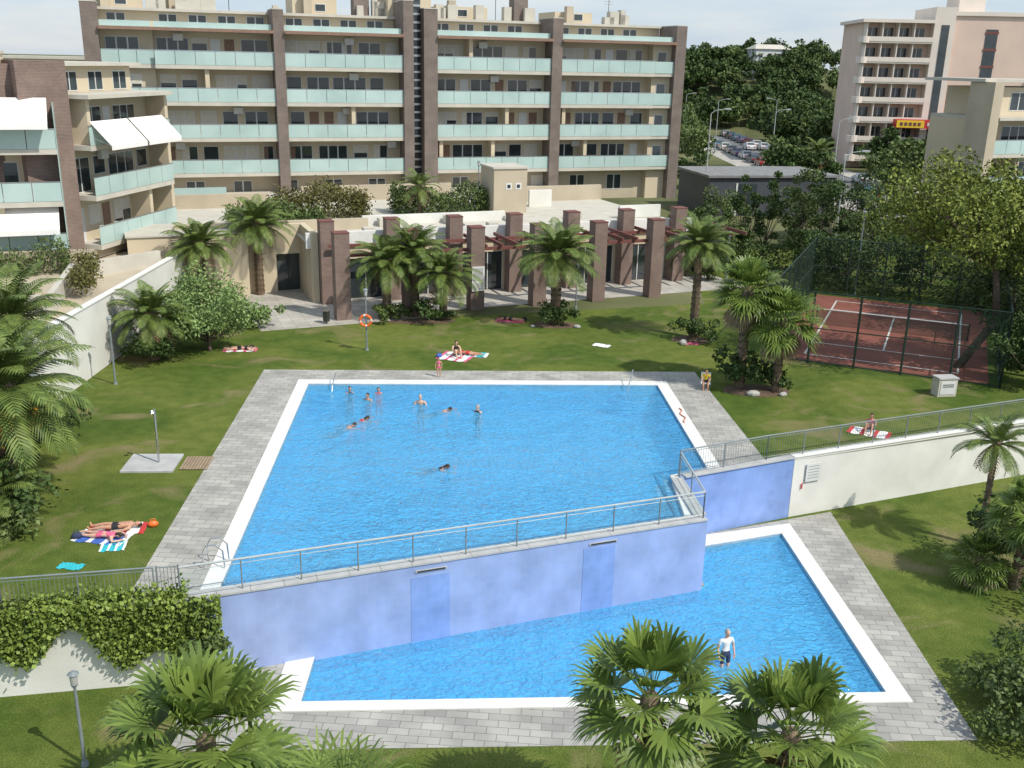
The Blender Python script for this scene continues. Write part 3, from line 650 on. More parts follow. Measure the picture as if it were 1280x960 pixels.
def car(x,y,ang,col,seed,z=.02):
    pm=mat('car_paint_%d'%seed,col,.25,.03,1,spec=.6);b=MB(frame(x,y,ang,z))
    prof=[(-2.1,.35),(-2.12,.75),(-1.95,.92),(-1.55,1.0),(-.95,1.42),(.35,1.45),(1.05,1.0),(1.85,.85),(2.1,.65),(2.12,.35)]
    n=len(prof)
    def wz(z): return .86 if z<1.01 else .66
    vs=[(px,-wz(pz),pz) for px,pz in prof]+[(px,wz(pz),pz) for px,pz in prof]
    b.add('body',pm,vs,[(i,(i+1)%n,n+(i+1)%n,n+i) for i in range(n)]+[(0,1,2,3,6,7,8,9)[::-1],tuple(n+i for i in (0,1,2,3,6,7,8,9)),(3,4,5,6)[::-1],(n+3,n+4,n+5,n+6)])
    for sg in(-1,1):
        y0=.80*sg;y1=.675*sg
        b.add('windows',winM,[(-1.35,y0*1.02,1.06),(-.25,y0*1.02,1.06),(-.25,y1*1.02,1.38),(-.92,y1*1.02,1.38)],[(0,1,2,3)]);b.add('windows',winM,[(-.17,y0*1.02,1.06),(.85,y0*1.02,1.06),(.33,y1*1.02,1.38),(-.17,y1*1.02,1.38)],[(0,1,2,3)])
        for wx in(-1.3,1.3): b.cyl('wheels',tyreM,(wx,.70*sg,.32),(wx,.9*sg,.32),.32,.32,14);b.cyl('hubs',steelM,(wx,.9*sg,.32),(wx,.91*sg,.32),.19,.19,10)
        b.box('headlamps',lampM,2.05,2.13,.5*sg-.17,.5*sg+.17,.6,.75);b.box('tail_lamps',redl,-2.14,-2.08,.55*sg-.15,.55*sg+.15,.65,.85)
        b.box('mirrors',pm,.75,.9,.9*sg-.08,.9*sg+.08,1.0,1.12)
    b.add('windows',winM,[(1.0,-.74,1.045),(1.0,.74,1.045),(.43,.6,1.42),(.43,-.6,1.42)],[(0,1,2,3)]);b.add('windows',winM,[(-1.5,-.74,1.055),(-1.5,.74,1.055),(-1.02,.6,1.39),(-1.02,-.6,1.39)],[(0,3,2,1)])
    return b.finish('parked_car')
cars=[(43.2,124,95,(.02,.22,.25)),(45.5,131,95,(.10,.12,.14)),(46.5,106,100,(.02,.22,.27)),(48.5,142,92,(.55,.55,.55))]
cc=[(.6,.6,.6),(.2,.02,.02),(.05,.06,.08),(.5,.5,.5),(.1,.1,.2),(.3,.3,.3),(.55,.55,.5),(.06,.15,.2)]
for i,y in enumerate(range(158,234,6)): cars+=[(39.6-.006*(y-158),y,91,cc[i%8]),(47.4-.006*(y-158),y+2,91,cc[(i*3+1)%8])]
cars+=[(49.3,112,98,(.45,.46,.47)),(43.5,113,98,(.05,.05,.05)),(48.7,126,95,(.6,.6,.58)),(50.5,103,103,(.1,.12,.2)),(44.5,196,91,(.6,.6,.6))]
for i,(x,y,a,c) in enumerate(cars): car(x,y,a,c,i)
b=MB(frame(20.5,107,12));b.box('walls',mat('slate_cladding',(.06,.065,.08),.5,.1,1),0,14.5,0,9,0,4.1);b.box('roof',mat('roof_gravel',(.2,.2,.2),.9,.2,2),-.3,14.8,-.3,9.3,4.1,4.35);b.box('garage_door',winM,3.2,5.4,-.05,-.003,1,3.4);b.box('door_frame',frameM,3.0,3.18,-.07,-.003,0,3.5)
b.finish('garage_block')
# ------------------------------------------------------------------ lamps, shower, bits
def lamp(x,y,z,h):
    b=MB(Matrix.Translation((x,y,z)));b.cyl('post',railM,(0,0,0),(0,0,h-.45),.05,.04,10);b.cyl('base',railM,(0,0,0),(0,0,.12),.11,.08,10)
    b.cyl('collar',railM,(0,0,h-.45),(0,0,h-.38),.07,.09,12);b.cyl('lantern',mat('lamp_glass',(.4,.4,.38),.2,.1),(0,0,h-.38),(0,0,h-.08),.085,.11,12);b.cyl('hood',railM,(0,0,h-.08),(0,0,h),.15,.05,12);b.finish('street_lamp')
lamp(-8.1,53.1,0,3.5);lamp(-19.4,46.2,0,3.4);lamp(4.1,64.1,0,3.0);lamp(-11.15,22.0,-2.6,2.9);lamp(16.2,75,0,3.6)
lamp(-3,80,3.9,4);lamp(24.4,70,0,6)
def roadlamp(x,y,h,a):
    b=MB(frame(x,y,a));b.cyl('post',rail2M,(0,0,0),(0,0,h),.09,.05,8);b.tube('arm',rail2M,[(0,0,h),(.5,0,h+.35),(1.5,0,h+.5)],.035,6);b.box('head',rail2M,1.4,2.1,-.14,.14,h+.44,h+.58);b.finish('street_lamp')
for x,y,h,a in((20.6,110,10.5,0),(37.5,150,9,0),(36.8,190,9,0),(36.5,225,9,0),(29,90,8,0),(40.0,128,9,0),(52,104,7,180),(49,88,7,180),(50,200,9,180)): roadlamp(x,y,h,a)
b=MB(Matrix.Translation((-8.1,53.0,1.75)));n=20;Rm=.30
for i in range(n):
    a0=2*math.pi*i/n;a1=2*math.pi*(i+1)/n
    b.cyl('ring',orangeM if i%5 else frameM,(Rm*math.cos(a0),-.12,Rm*math.sin(a0)),(Rm*math.cos(a1),-.12,Rm*math.sin(a1)),.075,.075,8)
b.box('bracket',railM,-.03,.03,-.1,.05,-.3,.35);b.finish('lifebuoy')
b=MB();b.T=frame(-13.9,36.4,4);b.box('base_slab',greyM,-1.25,.75,-.9,.9,.0,.07);b.cyl('column',steelM,(0,0,.07),(0,0,2.3),.045,.04);b.cyl('arm',steelM,(0,0,2.2),(.0,-.3,2.32),.02);b.cyl('shower_head',steelM,(0,-.3,2.26),(0,-.3,2.34),.1,.04,12);b.cyl('tap',steelM,(0,0,1.1),(0,-.1,1.1),.03)
b.finish('outdoor_shower')
b=MB(frame(-13.0,36.45,4))
for i in range(9): b.box('slats',mat('weathered_wood',(.30,.22,.15),.8,.2,6),.05+i*.12,.14+i*.12,-.65,.65,.03,.06)
b.finish('duckboard')
b=MB(frame(21.6,47.4,10));b.box('body',slabM,-.5,.5,-.3,.3,0,.9);b.box('lid',greyM,-.54,.54,-.34,.34,.9,.97);b.box('door',frameM,-.4,.4,-.32,-.303,.12,.8);b.box('vents',darkM,-.3,.3,-.33,-.322,.6,.64);b.box('vents',darkM,-.3,.3,-.33,-.322,.5,.54);b.finish('utility_cabinet')
b=MB(frame(12.35,38.48,22.7));b.box('board',frameM,0,.75,-.05,-.01,-1.05,-.25);
for k in range(5): b.box('text_lines',railM,.08,.65,-.056,-.051,-.38-.13*k,-.36-.13*k)
b.box('red_mark',signR,-.16,-.10,-.02,-.005,-1.35,-1.1)
b.finish('pool_rules_sign')
# ------------------------------------------------------------------ vegetation
featherpalm('palm_tree',2.6,60.2,0,4.3,3.2,54,1,tr=.3)
featherpalm('palm_tree',-7.9,60.4,0,3.6,2.8,42,2,tr=.25);featherpalm('palm_tree',-6.2,61.0,0,4.2,2.7,42,3,tr=.22);featherpalm('palm_tree',-4.4,60.6,0,2.9,2.8,40,4,tr=.22)
featherpalm('palm_tree',10.7,57.3,0,5.6,2.5,46,5,tr=.24)
fanpalm('palm_tree',11.5,48.0,0,4.8,1.9,46,6,tr=.22,skirt=14);fanpalm('palm_tree',13.2,47.4,0,3.5,1.9,44,7,tr=.2,skirt=12)
featherpalm('palm_tree',-17.2,66.0,0,4.8,2.8,46,8,tr=.26);featherpalm('palm_tree',-20.0,62.5,0,4.0,2.7,44,9,tr=.26);featherpalm('palm_tree',-19.0,50.5,0,2.5,2.6,44,10,tr=.26)
featherpalm('palm_tree',-18.0,33.0,0,4.1,3.8,56,11,tr=.32,fruit=True,skirt=4)
featherpalm('palm_tree',-20.2,38.5,0,5.2,3.2,46,12,tr=.28)
featherpalm('palm_tree',-17.6,30.6,0,1.2,2.2,34,13,tr=.2);
fanpalm('palm_tree',3.25,19.0,-2.6,4.5,1.8,32,14,tr=.17,skirt=6,drp=.9);fanpalm('palm_tree',6.35,18.6,-2.6,3.9,1.85,32,15,tr=.17,skirt=6,drp=.9);fanpalm('palm_tree',-6.8,19.0,-2.6,3.1,2.2,34,16,tr=.17,skirt=6,drp=.9)
fanpalm('palm_tree',-3.6,17.0,-2.6,2.8,1.9,20,26,tr=.14,skirt=2,nb=14,bw=.03)
fanpalm('palm_tree',18.6,32.6,-2.6,3.0,1.4,34,17,tr=.16,skirt=24);fanpalm('yucca_plant',17.4,33.0,-2.6,.9,1.2,30,18,tr=.12,skirt=6)
featherpalm('palm_tree',18.8,36.0,-2.6,4.4,1.9,24,27,tr=.12,skirt=8)
featherpalm('palm_tree',-7.5,77.5,3.9,2.2,2.2,26,20,tr=.14)
featherpalm('palm_tree',38.5,130,0,5,3.2,34,21,tr=.25);featherpalm('palm_tree',56,125,0,5,3.2,34,22,tr=.25);featherpalm('palm_tree',49.5,98,0,4,2.8,30,23,tr=.25)
tree('pepper_tree',-16.6,52.3,0,4.3,3.0,31,leafW,46,200,.18,.14,crown0=.02)
def bush(name,x,y,z,w,h,seed,m=leafD,n=14,per=90,leaf=.2):
    rg=np.random.default_rng(seed);cen=[];rr=[]
    for i in range(n): cen.append((x+rg.normal()*w*.35,y+rg.normal()*w*.35,z+rg.uniform(.25,.85)*h));rr.append(min(w,h)*rg.uniform(.22,.4))
    return leafobj(name,clumps(rg,cen,rr,per),leaf,m,seed,.55)
for i,(x,y,w,h,m) in enumerate([(2.6,59.6,1.8,1.4,leafD),(-7.5,59.8,1.6,1.0,leafM),(-5.2,59.9,1.6,1.3,leafD),(10.8,56.6,1.6,1.4,leafD),(11.2,48,1.2,2.2,leafD),(12.6,47.6,1.4,1.5,leafD),(-18.9,50,2.2,1.6,leafD),(-19.3,53,3,2.2,leafD),(-20,60,3,2.2,leafM),(-15.2,57,1.6,1.4,leafW),(-17.6,31,2.2,2.4,leafD),(-18.5,33.5,2.4,2.6,leafD),(-19.5,39,2.5,1.6,leafD),(-16.8,29.5,1.6,1.5,leafM)]): bush('shrub',x,y,0,w,h,100+i,m)
bush('shrub',19.2,33.2,-2.6,2.4,2.6,140,leafD,26,130);bush('shrub',15.8,24.6,-2.6,2.6,2.0,141,leafM,34,160,.17);bush('shrub',18.5,26,-2.6,3.2,2.4,142,leafM,34,140,.18)
bush('shrub',-8.6,25.0,-2.6,1.0,2.2,143,leafM,14,110,.15)
b=MB()
for x,y,w,h in((2.6,59.6,1.5,.9),(-6.2,60,2.6,1.0),(10.6,56.8,1.3,.9),(12.2,47.4,1.7,1.0)):
    b.add('soil',soilM,[(x+w*math.cos(t/16*6.283)*(1+.08*math.sin(t*2.3)),y+h*math.sin(t/16*6.283),.005) for t in range(16)],[tuple(range(16))])
b.finish('planting_beds')
rg=np.random.default_rng(50);C=[]
for i in range(15000):
    s=rg.uniform(0,1);x=-16.5+s*8.0
    lim=-1.15-.55*math.sin(x*1.1)-.5*math.sin(x*2.7+1)-.25*rg.uniform();zz=.35+(lim-.35)*rg.uniform()**.8
    y=24.45+(x+16.5)*.203-.02-abs(rg.normal())*.14
    C.append((x,y-.05,zz))
for i in range(2500):
    x=-16.5+rg.uniform()*7;C.append((x,24.5+(x+16.5)*.203+rg.uniform(-.1,.4),.15+abs(rg.normal())*.22))
leafobj('ivy',C,.13,ivyM,51,.8)
# right hand trees
tree('pine_tree',24.3,52.3,0,11.2,4.4,60,leafP,60,230,.21,.26,lean=(-1.2,-.5),crown0=.45,rz=2.7,base=(1.6,-.3))
tree('pine_tree',28.0,50.5,0,11.2,3.4,64,leafP,40,220,.21,.22,lean=(0,0),crown0=.45,rz=3.2)
tree('pine_tree',31,60,0,10.8,4.5,61,leafD,46,170,.27,.3,lean=(.5,0),crown0=.3,rz=4.0)
tree('conifer_tree',28.0,53.5,0,6.8,3.0,62,leafD,38,200,.2,.2,crown0=.05);tree('conifer_tree',26.6,48.6,0,4.6,2.2,63,leafD,32,200,.18,.15,crown0=.03)
TR=[(14.6,74,4.2,2),(16.5,78,5.5,1.9),(18.5,80,7.4,1.8),(20.5,82,8.2,1.8),(22.5,79,8.6,1.7),(24.2,76,9.2,2.0),(26.4,74,7.0,2.2),(29,79,8.4,2.2),(28,92,7,2),(31,73,6.5,2.4),(33.8,70,7.6,2.6),(36,67,8.0,2.8),(36,61,7.4,2.8),(16,86,5.5,2.2),(19,92,5,2.4),(14.5,84,4.8,2),(33.5,63,6.5,2.4),(22,74.2,5.0,1.9),(28.5,70.6,4.8,2.1),(33,86,7,2.6),(38,75,7,3),(32,94,6.5,2.8),(25,88,6,2.4),(40,68,7,3),(13,80,4,1.6),(24.5,72.5,4.2,1.8),(35,55,5.5,2.4)]
for i,(x,y,h,rd) in enumerate(TR):
    tree('tree',x,y,0,h,rd,70+i,(leafD,leafM,leafD,leafD,leafM)[i%5],24,140,.21,.13,crown0=.04)
boxfoliage('hedge',-2,16,0,1.4,0,2.6,9000,.2,leafD,90,frame(33.0,66,66),.4)
boxfoliage('hedge',0,12,0,1.6,0,2.2,7000,.2,leafD,91,frame(13.5,76.5,5),.4)
# distant trees & hill
b=MB();nx,ny=40,40;V=[]
def hz(x,y): return max(0,14*math.exp(-((x-75)/75)**2)*(1/(1+math.exp(-(y-258)/8))))+max(0,4*(1/(1+math.exp(-(y-310)/30))))-.8
for j in range(ny):
    for i in range(nx): x=-400+i*25;y=150+j*12;V.append((x,y,hz(x,y)))
b.add('hill',groundM,V,[(j*nx+i,j*nx+i+1,(j+1)*nx+i+1,(j+1)*nx+i) for j in range(ny-1) for i in range(nx-1)]);b.finish('hill',smooth=True)
def treemass(name,spots,m,seed,per=60,leaf=.8):
    rg=np.random.default_rng(seed);cen=[];rr=[]
    for x,y,z,h,w in spots:
        if .178<x/y<.243 and 116<y<236: continue
        for k in range(12):
            d=rg.normal(size=3);d/=np.linalg.norm(d);q=rg.uniform(.2,.9);cen.append((x+d[0]*w*q,y+d[1]*w*q,z+h*.52+d[2]*h*.42*q));rr.append(w*rg.uniform(.25,.42))
    leafobj(name,clumps(rg,cen,rr,per),leaf,m,seed,.65)
rg=np.random.default_rng(77)
sp=[]
while len(sp)<170:
    y=rg.uniform(178,320);x=rg.uniform(.12*y,.50*y)
    if abs(x-43)<9.5 and y<240: continue
    sp.append((x,y,hz(x,y)+.6,rg.uniform(5,8)*(1 if y>230 else 1.25),rg.uniform(3.4,5)))
for k in range(70):
    y=rg.uniform(241,300);x=rg.uniform(.125*y,.29*y);sp.append((x,y,hz(x,y)+.4,rg.uniform(6,9),rg.uniform(3.6,5)))
treemass('hillside_trees',sp[::3],leafD,1,60,.8);treemass('hillside_trees',sp[1::3],leafM,2,60,.8);treemass('hillside_trees',sp[2::3],leafD,7,60,.8)
sp=[(rg.uniform(24,37),rg.uniform(125,175),0,rg.uniform(7,11),rg.uniform(2.8,4)) for i in range(26)]+[(rg.uniform(51,64),rg.uniform(125,158),0,rg.uniform(5,8),rg.uniform(2.5,3.6)) for i in range(20)]
treemass('street_trees',sp,leafM,3,90,.5)
sp=[(rg.uniform(22,38),rg.uniform(118,135),0,rg.uniform(5,8.5),rg.uniform(2.2,3.2)) for i in range(14)]+[(rg.uniform(52,66),rg.uniform(90,118),0,rg.uniform(4,6),rg.uniform(1.8,2.8)) for i in range(14)]+[(rg.uniform(54,70),rg.uniform(150,162),0,rg.uniform(5,9),rg.uniform(2.5,3.6)) for i in range(8)]
treemass('street_trees',sp,leafD,4,90,.45)
sp=[(rg.uniform(-190,-40),rg.uniform(210,300),0,rg.uniform(12,16.5),rg.uniform(5,8)) for i in range(50)]
treemass('distant_trees',sp,leafD,5,70,1.0)
sp=[(rg.uniform(-60,40),rg.uniform(240,300),4,rg.uniform(9,12),rg.uniform(5,8)) for i in range(20)]
treemass('distant_trees',sp,leafD,6,60,1.1)
for x,y,w,h,zz in((62,275,9,3.6,16.0),(92,262,11,3.4,15.5)):
    b=MB(frame(x,y,8));b.box('walls',frameM,0,w,0,7,zz-6,zz+h);b.add('roof',slabM,[(-.4,-.4,zz+h),(w+.4,-.4,zz+h),(w+.4,7.4,zz+h),(-.4,7.4,zz+h),(1,3.5,zz+h+1.2),(w-1,3.5,zz+h+1.2)],[(0,1,5,4),(1,2,5),(2,3,4,5),(3,0,4)])
    r=random.Random(int(x))
    for q in range(int(w/2.5)): window(b,.8+q*2.4,1.9+q*2.4,0,zz+h-2.2,zz+h-1,r,'g')
    b.finish('hill_house')
b=MB(frame(-85,150,10));b.box('walls',creamM,0,28,0,10,0,14.2);b.box('roof',slabM,-.3,28.3,-.3,10.3,14.2,14.6)
r=random.Random(8)
for k in range(10): window(b,1+k*2.6,2.6+k*2.6,0,12,13.5,r,'g')
b.finish('distant_building')
# ------------------------------------------------------------------ people
skinM=mat('skin_tan',(.50,.27,.17),.55,.08,6);skin2M=mat('skin_fair',(.62,.38,.27),.55,.08,6);hairM=mat('hair_dark',(.03,.02,.015),.6,.2,20);hair2=mat('hair_grey',(.35,.32,.28),.6,.2,20);eyeM=mat('eye',(.02,.02,.02),.2,.0);lipM=mat('lips',(.45,.15,.12),.5,.0)
POSE={
'stand':dict(pel=(0,0,.92),wai=(0,0,1.08),che=(0,0,1.28),nec=(0,.0,1.47),hea=(0,.02,1.61),sh=(.19,0,1.39),el=(.27,-.03,1.12),wr=(.27,.07,.88),ha=(.26,.10,.80),hi=(.10,0,.87),kn=(.11,.03,.48),an=(.12,-.02,.08),to=(.14,.15,.03)),
'wade':dict(pel=(0,0,.92),wai=(0,0,1.08),che=(0,.02,1.28),nec=(0,.04,1.47),hea=(0,.07,1.61),sh=(.19,.02,1.39),el=(.31,.10,1.18),wr=(.30,.33,1.17),ha=(.28,.42,1.17),hi=(.10,0,.87),kn=(.12,.1,.48),an=(.12,-.06,.08),to=(.14,.1,.03)),
'sit':dict(pel=(0,0,.13),wai=(0,-.05,.28),che=(0,-.05,.47),nec=(0,.0,.65),hea=(0,.05,.79),sh=(.18,-.03,.57),el=(.25,.14,.37),wr=(.17,.34,.42),ha=(.13,.42,.43),hi=(.10,.02,.12),kn=(.14,.40,.49),an=(.13,.60,.08),to=(.13,.76,.03)),
'chair':dict(pel=(0,0,.55),wai=(0,-.02,.70),che=(0,.02,.88),nec=(0,.08,1.06),hea=(0,.13,1.20),sh=(.18,.04,.98),el=(.24,.16,.74),wr=(.16,.38,.66),ha=(.13,.46,.64),hi=(.10,.02,.53),kn=(.13,.42,.50),an=(.13,.40,.08),to=(.14,.57,.03)),
'supine':dict(pel=(0,0,.13),wai=(0,.16,.12),che=(0,.36,.13),nec=(0,.55,.13),hea=(0,.69,.14),sh=(.19,.47,.12),el=(.32,.24,.07),wr=(.34,-.01,.06),ha=(.33,-.09,.05),hi=(.10,-.05,.11),kn=(.13,-.44,.13),an=(.13,-.84,.07),to=(.17,-.9,.2)),
'prone':dict(pel=(0,0,.14),wai=(0,.16,.12),che=(0,.36,.13),nec=(0,.55,.13),hea=(.0,.68,.15),sh=(.19,.47,.11),el=(.36,.58,.06),wr=(.22,.78,.06),ha=(.14,.83,.06),hi=(.10,-.05,.11),kn=(.13,-.44,.08),an=(.13,-.84,.08),to=(.12,-.97,.03)),
'swim':dict(pel=(0,0,-.16),wai=(0,.16,-.11),che=(0,.36,-.07),nec=(0,.54,.0),hea=(.0,.67,.08),sh=(.19,.47,-.05),el=(.33,.70,-.04),wr=(.30,.95,-.02),ha=(.28,1.03,-.02),hi=(.10,-.05,-.18),kn=(.2,-.42,-.28),an=(.22,-.8,-.24),to=(.24,-.95,-.25)),
}
def person(x,y,z,ang,pose,h,skin,hair,top=None,bottom=None,long=False,asym=0):
    P=POSE[pose];s=h/1.72
    V=[];E=[];Rd=[];names=[]
    def a(nm,co,r,par=None):
        V.append(tuple(c*s for c in co));Rd.append(r*s);names.append(nm)
        if par is not None:E.append((par,len(V)-1))
        return len(V)-1
    pe=a('bottom',P['pel'],.125);wa=a('torso',P['wai'],.115,pe);ch=a('top',P['che'],.135,wa);ne=a('neck',P['nec'],.055,ch)
    for sg in(1,-1):
        m=lambda k,dz=0:(P[k][0]*sg,P[k][1]+(asym*.12 if sg>0 and k in('el','wr','ha','kn') else 0),P[k][2])
        q=a('shoulder',m('sh'),.065,ch);q=a('arm',m('el'),.042,q);q=a('arm',m('wr'),.028,q);q=a('hand',m('ha'),.036,q)
        hp=a('bottom',m('hi'),.095,pe);mid=tuple((m('hi')[i]*.5+m('kn')[i]*.5) for i in range(3));q=a('thigh',mid,.078,hp);q=a('leg',m('kn'),.056,q)
        mc=tuple((m('kn')[i]*.6+m('an')[i]*.4) for i in range(3));q=a('leg',mc,.055,q);q=a('leg',m('an'),.035,q);a('foot',m('to'),.032,q)
    me=bpy.data.meshes.new('t');me.from_pydata(V,E,[]);ob=bpy.data.objects.new('t',me);COL.objects.link(ob)
    md=ob.modifiers.new('s','SKIN');md.use_smooth_shade=True
    for i,rv in enumerate(Rd): me.skin_vertices[0].data[i].radius=(rv,rv*(.75 if names[i] in('top','torso') else 1))
    me.skin_vertices[0].data[0].use_root=True
    ob.modifiers.new('u','SUBSURF').levels=1
    dg=bpy.context.evaluated_depsgraph_get();nm=bpy.data.meshes.new_from_object(ob.evaluated_get(dg));bpy.data.objects.remove(ob)
    for m in [skin,bottom or skin,top or skin]: nm.materials.append(m)
    vv=[Vector(v) for v in V]
    for f in nm.polygons:
        c=f.center;k=min(range(len(vv)),key=lambda i:(vv[i]-c).length-Rd[i]);n=names[k]
        f.material_index=1 if n=='bottom' or (long and n=='thigh') else (2 if (n=='top' or (long and n in('torso','shoulder'))) else 0);f.use_smooth=True
    e=bpy.data.objects.new('person',None);COL.objects.link(e)
    body=bpy.data.objects.new('body',nm);COL.objects.link(body);body.parent=e
    b=MB();hc=Vector(P['hea'])*s;up=(Vector(P['hea'])-Vector(P['nec'])).normalized()
    fw=Vector((0,1,0)) if abs(up.y)<.8 else (Vector((0,0,1)) if pose=='supine' else Vector((0,.3,-1)))
    fw=(fw-up*fw.dot(up)).normalized();rt=fw.cross(up)
    b.T=Matrix(((rt.x,fw.x,up.x,hc.x),(rt.y,fw.y,up.y,hc.y),(rt.z,fw.z,up.z,hc.z),(0,0,0,1)))@Matrix.Scale(s,4)
    b.ball('head',skin,(0,0,0),.075,.092,.115,14,10);b.ball('head',skin,(0,.055,-.05),.05,.04,.05,10,7);b.ball('head',skin,(0,.098,-.015),.013,.02,.024,6,5)
    b.cyl('head',skin,(0,-.01,-.16),(0,0,-.06),.05,.05,8)
    for sg in(-1,1): b.ball('head',skin,(.077*sg,-.005,-.01),.012,.02,.032,6,5);b.ball('eyes',eyeM,(.03*sg,.085,.012),.011,.008,.007,6,4)
    b.ball('mouth',lipM,(0,.092,-.055),.022,.008,.007,6,4);b.ball('hair',hair,(0,-.02,.028),.083,.092,.105,12,8)
    if hair is hairM and top: b.ball('hair',hair,(0,-.06,-.05),.07,.05,.12,10,7)
    b.T=Matrix.Scale(s,4)
    for sg in(1,-1):
        w=Vector(P['wr']);hd=Vector(P['ha']);w.x*=sg;hd.x*=sg
        if sg>0 and asym: w.y+=asym*.12;hd.y+=asym*.12
        d=(hd-w).normalized();sd=d.cross(Vector((0,0,1)));sd=sd.normalized() if sd.length>.1 else Vector((0,1,0));cu=Vector((0,0,-1)) if abs(d.z)<.7 else Vector((-sg,0,0))
        for k,fl in enumerate((.065,.078,.074,.058)):
            p=hd+sd*(k-1.5)*.019;q=p+d*fl*.6+cu*.008;t=q+d*fl*.45+cu*.022;b.cyl('fingers',skin,p,q,.009,.008,5);b.cyl('fingers',skin,q,t,.008,.006,5)
        p=w.lerp(hd,.5)+sd*.025;q=p+sd*.035+d*.03;b.cyl('fingers',skin,p,q,.011,.009,5);b.cyl('fingers',skin,q,q+d*.03,.009,.007,5)
    g=b.finish('head_and_hands',True,True);g.parent=e
    e.location=(x,y,z);e.rotation_euler=(0,0,math.radians(ang));return e
def cloth(n,c): return mat('cloth_'+n,c,.85,.1,8)
pink=cloth('pink',(.65,.12,.22));blk=cloth('black',(.02,.02,.025));blu=cloth('blue',(.05,.12,.4));yel=cloth('yellow',(.7,.5,.04));wht=cloth('white',(.75,.75,.73));red=cloth('red',(.5,.04,.04));teal=cloth('teal',(.03,.42,.48));navy=cloth('navy',(.03,.04,.09))
person(-3.75,48.5,.03,180,'stand',1.0,skinM,hairM,pink,pink)
person(-3.1,52.3,.03,200,'sit',1.65,skin2M,hairM,blk,blk);person(-2.5,52.6,.03,80,'prone',1.6,skinM,hair2,red,red)
person(-.2,60.4,.03,75,'prone',1.65,skinM,hairM,blk,blk)
person(-15.0,52.6,.03,-80,'prone',1.65,skin2M,hairM,blk,blk)
person(9.7,47.5,-.08,170,'chair',1.5,skinM,hairM,yel,blk,True)
person(16.1,41.9,.03,150,'sit',1.6,skinM,hairM,pink,navy)
person(-13.35,30.65,.03,-82,'supine',1.75,skinM,hairM,None,blk);person(-13.6,30.0,.03,-100,'prone',1.65,skin2M,hairM,pink,pink)
for x,y,a,h,t,bt,hr,po in((-7.9,46.0,200,1.5,blk,blk,hairM,'stand'),(-6.85,45.0,150,1.6,None,blu,hairM,'wade'),(-6.5,46.0,190,1.5,red,red,hairM,'stand'),(-4.3,44.5,170,1.75,None,navy,hair2,'wade'),(-1.55,43.6,140,1.6,blk,blk,hair2,'stand')):
    person(x,y,-1.35 if h>1.55 else -1.3,a,po,h,skin2M if hr is hair2 else skinM,hr,t,bt)
for x,y,a,t in((-7.5,41.0,-60,None),(-7.1,42.0,-70,red),(-3.5,43.6,-85,None),(-3.15,36.9,-100,blk)): person(x,y,-.09,a,'swim',1.65,skinM,hairM,t,blk,asym=1)
person(6.95,27.4,-3.15,200,'stand',1.78,skin2M,hair2,wht,navy,True)
b=MB(frame(9.7,47.5,170));b.box('seat',wht,-.24,.24,-.2,.24,.33,.37)
for sx in(-.22,.22):
    for sy in(-.18,.2): b.cyl('legs',steelM,(sx,sy,0),(sx,sy,.33),.015)
b.box('backrest',wht,-.24,.24,-.25,-.21,.37,.8);b.finish('garden_chair')
def towel(x,y,a,w,l,m,m2=None):
    T=frame(x,y,a);b=MB(T);n=10;k=6;V=[]
    for i in range(n+1):
        for j in range(k+1): V.append((-w/2+w*j/k+.03*math.sin(i*1.3),-l/2+l*i/n,.018+.012*math.sin(i*2.1+j*1.7)))
    F=[(i*(k+1)+j,i*(k+1)+j+1,(i+1)*(k+1)+j+1,(i+1)*(k+1)+j) for i in range(n) for j in range(k)]
    if m2:
        b.add('towel',m,V,[f for q,f in enumerate(F) if (q//k)%3]);b.add('stripes',m2,V,[f for q,f in enumerate(F) if not (q//k)%3])
    else: b.add('towel',m,V,F)
    b.finish('beach_towel',True)
towel(-13.35,30.65,98,.9,1.9,wht,red);towel(-13.6,30.0,80,.9,1.8,blu,wht);towel(-13.0,29.4,100,.7,.8,teal,wht);towel(-13.8,28.0,80,.4,.8,teal)
towel(-3.1,52.2,70,1.6,1.8,wht,pink);towel(-2.3,52.7,80,.9,1.9,teal,wht);towel(-.2,60.4,80,.9,1.8,pink);towel(5.1,55.1,60,.6,1.0,wht);towel(-15,52.6,98,.8,1.8,wht,pink);towel(16.0,41.7,60,1.0,1.8,wht,red);towel(10.4,55.9,90,.5,.9,pink)
b=MB();
b.tube('hose',mat('hose_rubber',(.55,.20,.12),.5),[(7.9+.08*math.sin(i*.9),44.3-.15*i,.06) for i in range(14)],.03);b.finish('garden_hose')
for x,y,m in((-12.2,30.9,orangeM),(-14.4,29.9,navy),(-4.0,52.0,blu),(.7,60.4,blk)):
    b=MB(frame(x,y,20));b.ball('bag',m,(0,0,.11),.18,.11,.12,10,7);b.tube('handle',m,[(-.1,0,.18),(-.07,0,.3),(.07,0,.3),(.1,0,.18)],.012);b.finish('beach_bag',True,True)
for i,(x,y,sz) in enumerate(((11.9,46.6,.35),(13.4,46.7,.25),(9.9,55.8,.35),(1.2,58.9,.2),(3.9,59.0,.25),(-18,30.6,.35))):
    b=MB(frame(x,y,i*40));b.ball('rock',kerbM,(0,0,sz*.3),sz,sz*.7,sz*.5,7,5);b.finish('boulder')
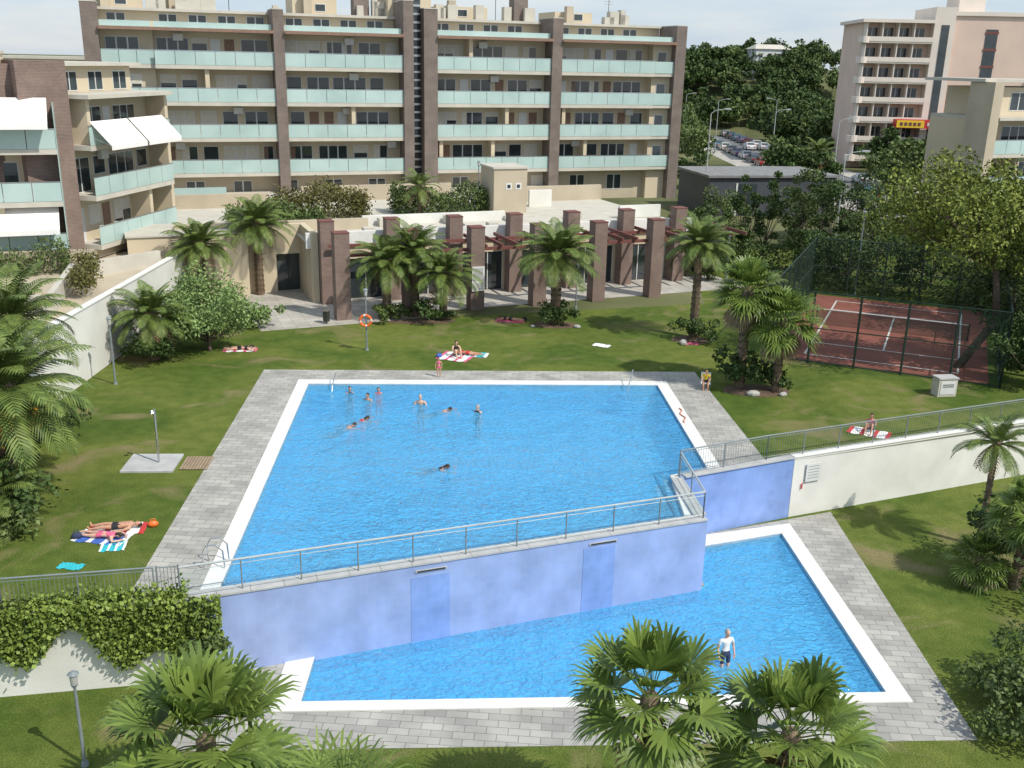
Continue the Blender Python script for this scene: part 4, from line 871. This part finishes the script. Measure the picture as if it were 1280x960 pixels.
# ------------------------------------------------------------------ light, sky, camera
S=Vector((.66,-.45,.92)).normalized()
w=bpy.data.worlds.new('World');scn.world=w;w.use_nodes=True;nt=w.node_tree;N=nt.nodes;L=nt.links;bg=N['Background']
sk=N.new('ShaderNodeTexSky');sk.sky_type='NISHITA';sk.sun_disc=False;sk.sun_elevation=math.asin(S.z);sk.sun_rotation=math.atan2(S.x,S.y);sk.air_density=1.2;sk.dust_density=1.0
tc=N.new('ShaderNodeTexCoord');mp=N.new('ShaderNodeMapping');mp.inputs['Scale'].default_value=(1,1,6);L.new(tc.outputs['Generated'],mp.inputs[0])
nz=N.new('ShaderNodeTexNoise');nz.inputs['Scale'].default_value=3.5;nz.inputs['Detail'].default_value=6;L.new(mp.outputs[0],nz.inputs['Vector'])
mr=N.new('ShaderNodeMapRange');mr.inputs[1].default_value=.40;mr.inputs[2].default_value=.68;L.new(nz.outputs['Fac'],mr.inputs[0])
mx=N.new('ShaderNodeMix');mx.data_type='RGBA';mx.inputs[6].default_value=(4.6,6.3,8.4,1);mx.inputs[7].default_value=(8.4,8.6,8.8,1);L.new(mr.outputs[0],mx.inputs[0])
m2=N.new('ShaderNodeMix');m2.data_type='RGBA';m2.inputs[0].default_value=.68;L.new(sk.outputs[0],m2.inputs[6]);L.new(mx.outputs[2],m2.inputs[7]);L.new(m2.outputs[2],bg.inputs[0]);bg.inputs[1].default_value=.115
sun=bpy.data.lights.new('sun','SUN');sun.energy=4.3;sun.angle=math.radians(.6);sun.color=(1,.95,.86);so=bpy.data.objects.new('sun',sun);COL.objects.link(so);so.rotation_euler=S.to_track_quat('Z','Y').to_euler();so.location=(30,-20,60)
cam=bpy.data.cameras.new('camera');co=bpy.data.objects.new('camera',cam);COL.objects.link(co);scn.camera=co
th=math.atan(405/1244);rl=.022;Rv=Vector((1,0,0));F=Vector((0,math.cos(th),-math.sin(th)));U=Rv.cross(F)
c1=Rv*math.cos(rl)+U*math.sin(rl);c2=U*math.cos(rl)-Rv*math.sin(rl);c3=-F
co.matrix_world=Matrix(((c1.x,c2.x,c3.x,0),(c1.y,c2.y,c3.y,0),(c1.z,c2.z,c3.z,15.5),(0,0,0,1)))
cam.sensor_width=36;cam.lens=34.99;cam.clip_end=6000
scn.view_settings.view_transform='Standard';scn.view_settings.look='None';scn.view_settings.exposure=0
print('faces',sum(len(m.polygons) for m in bpy.data.meshes))
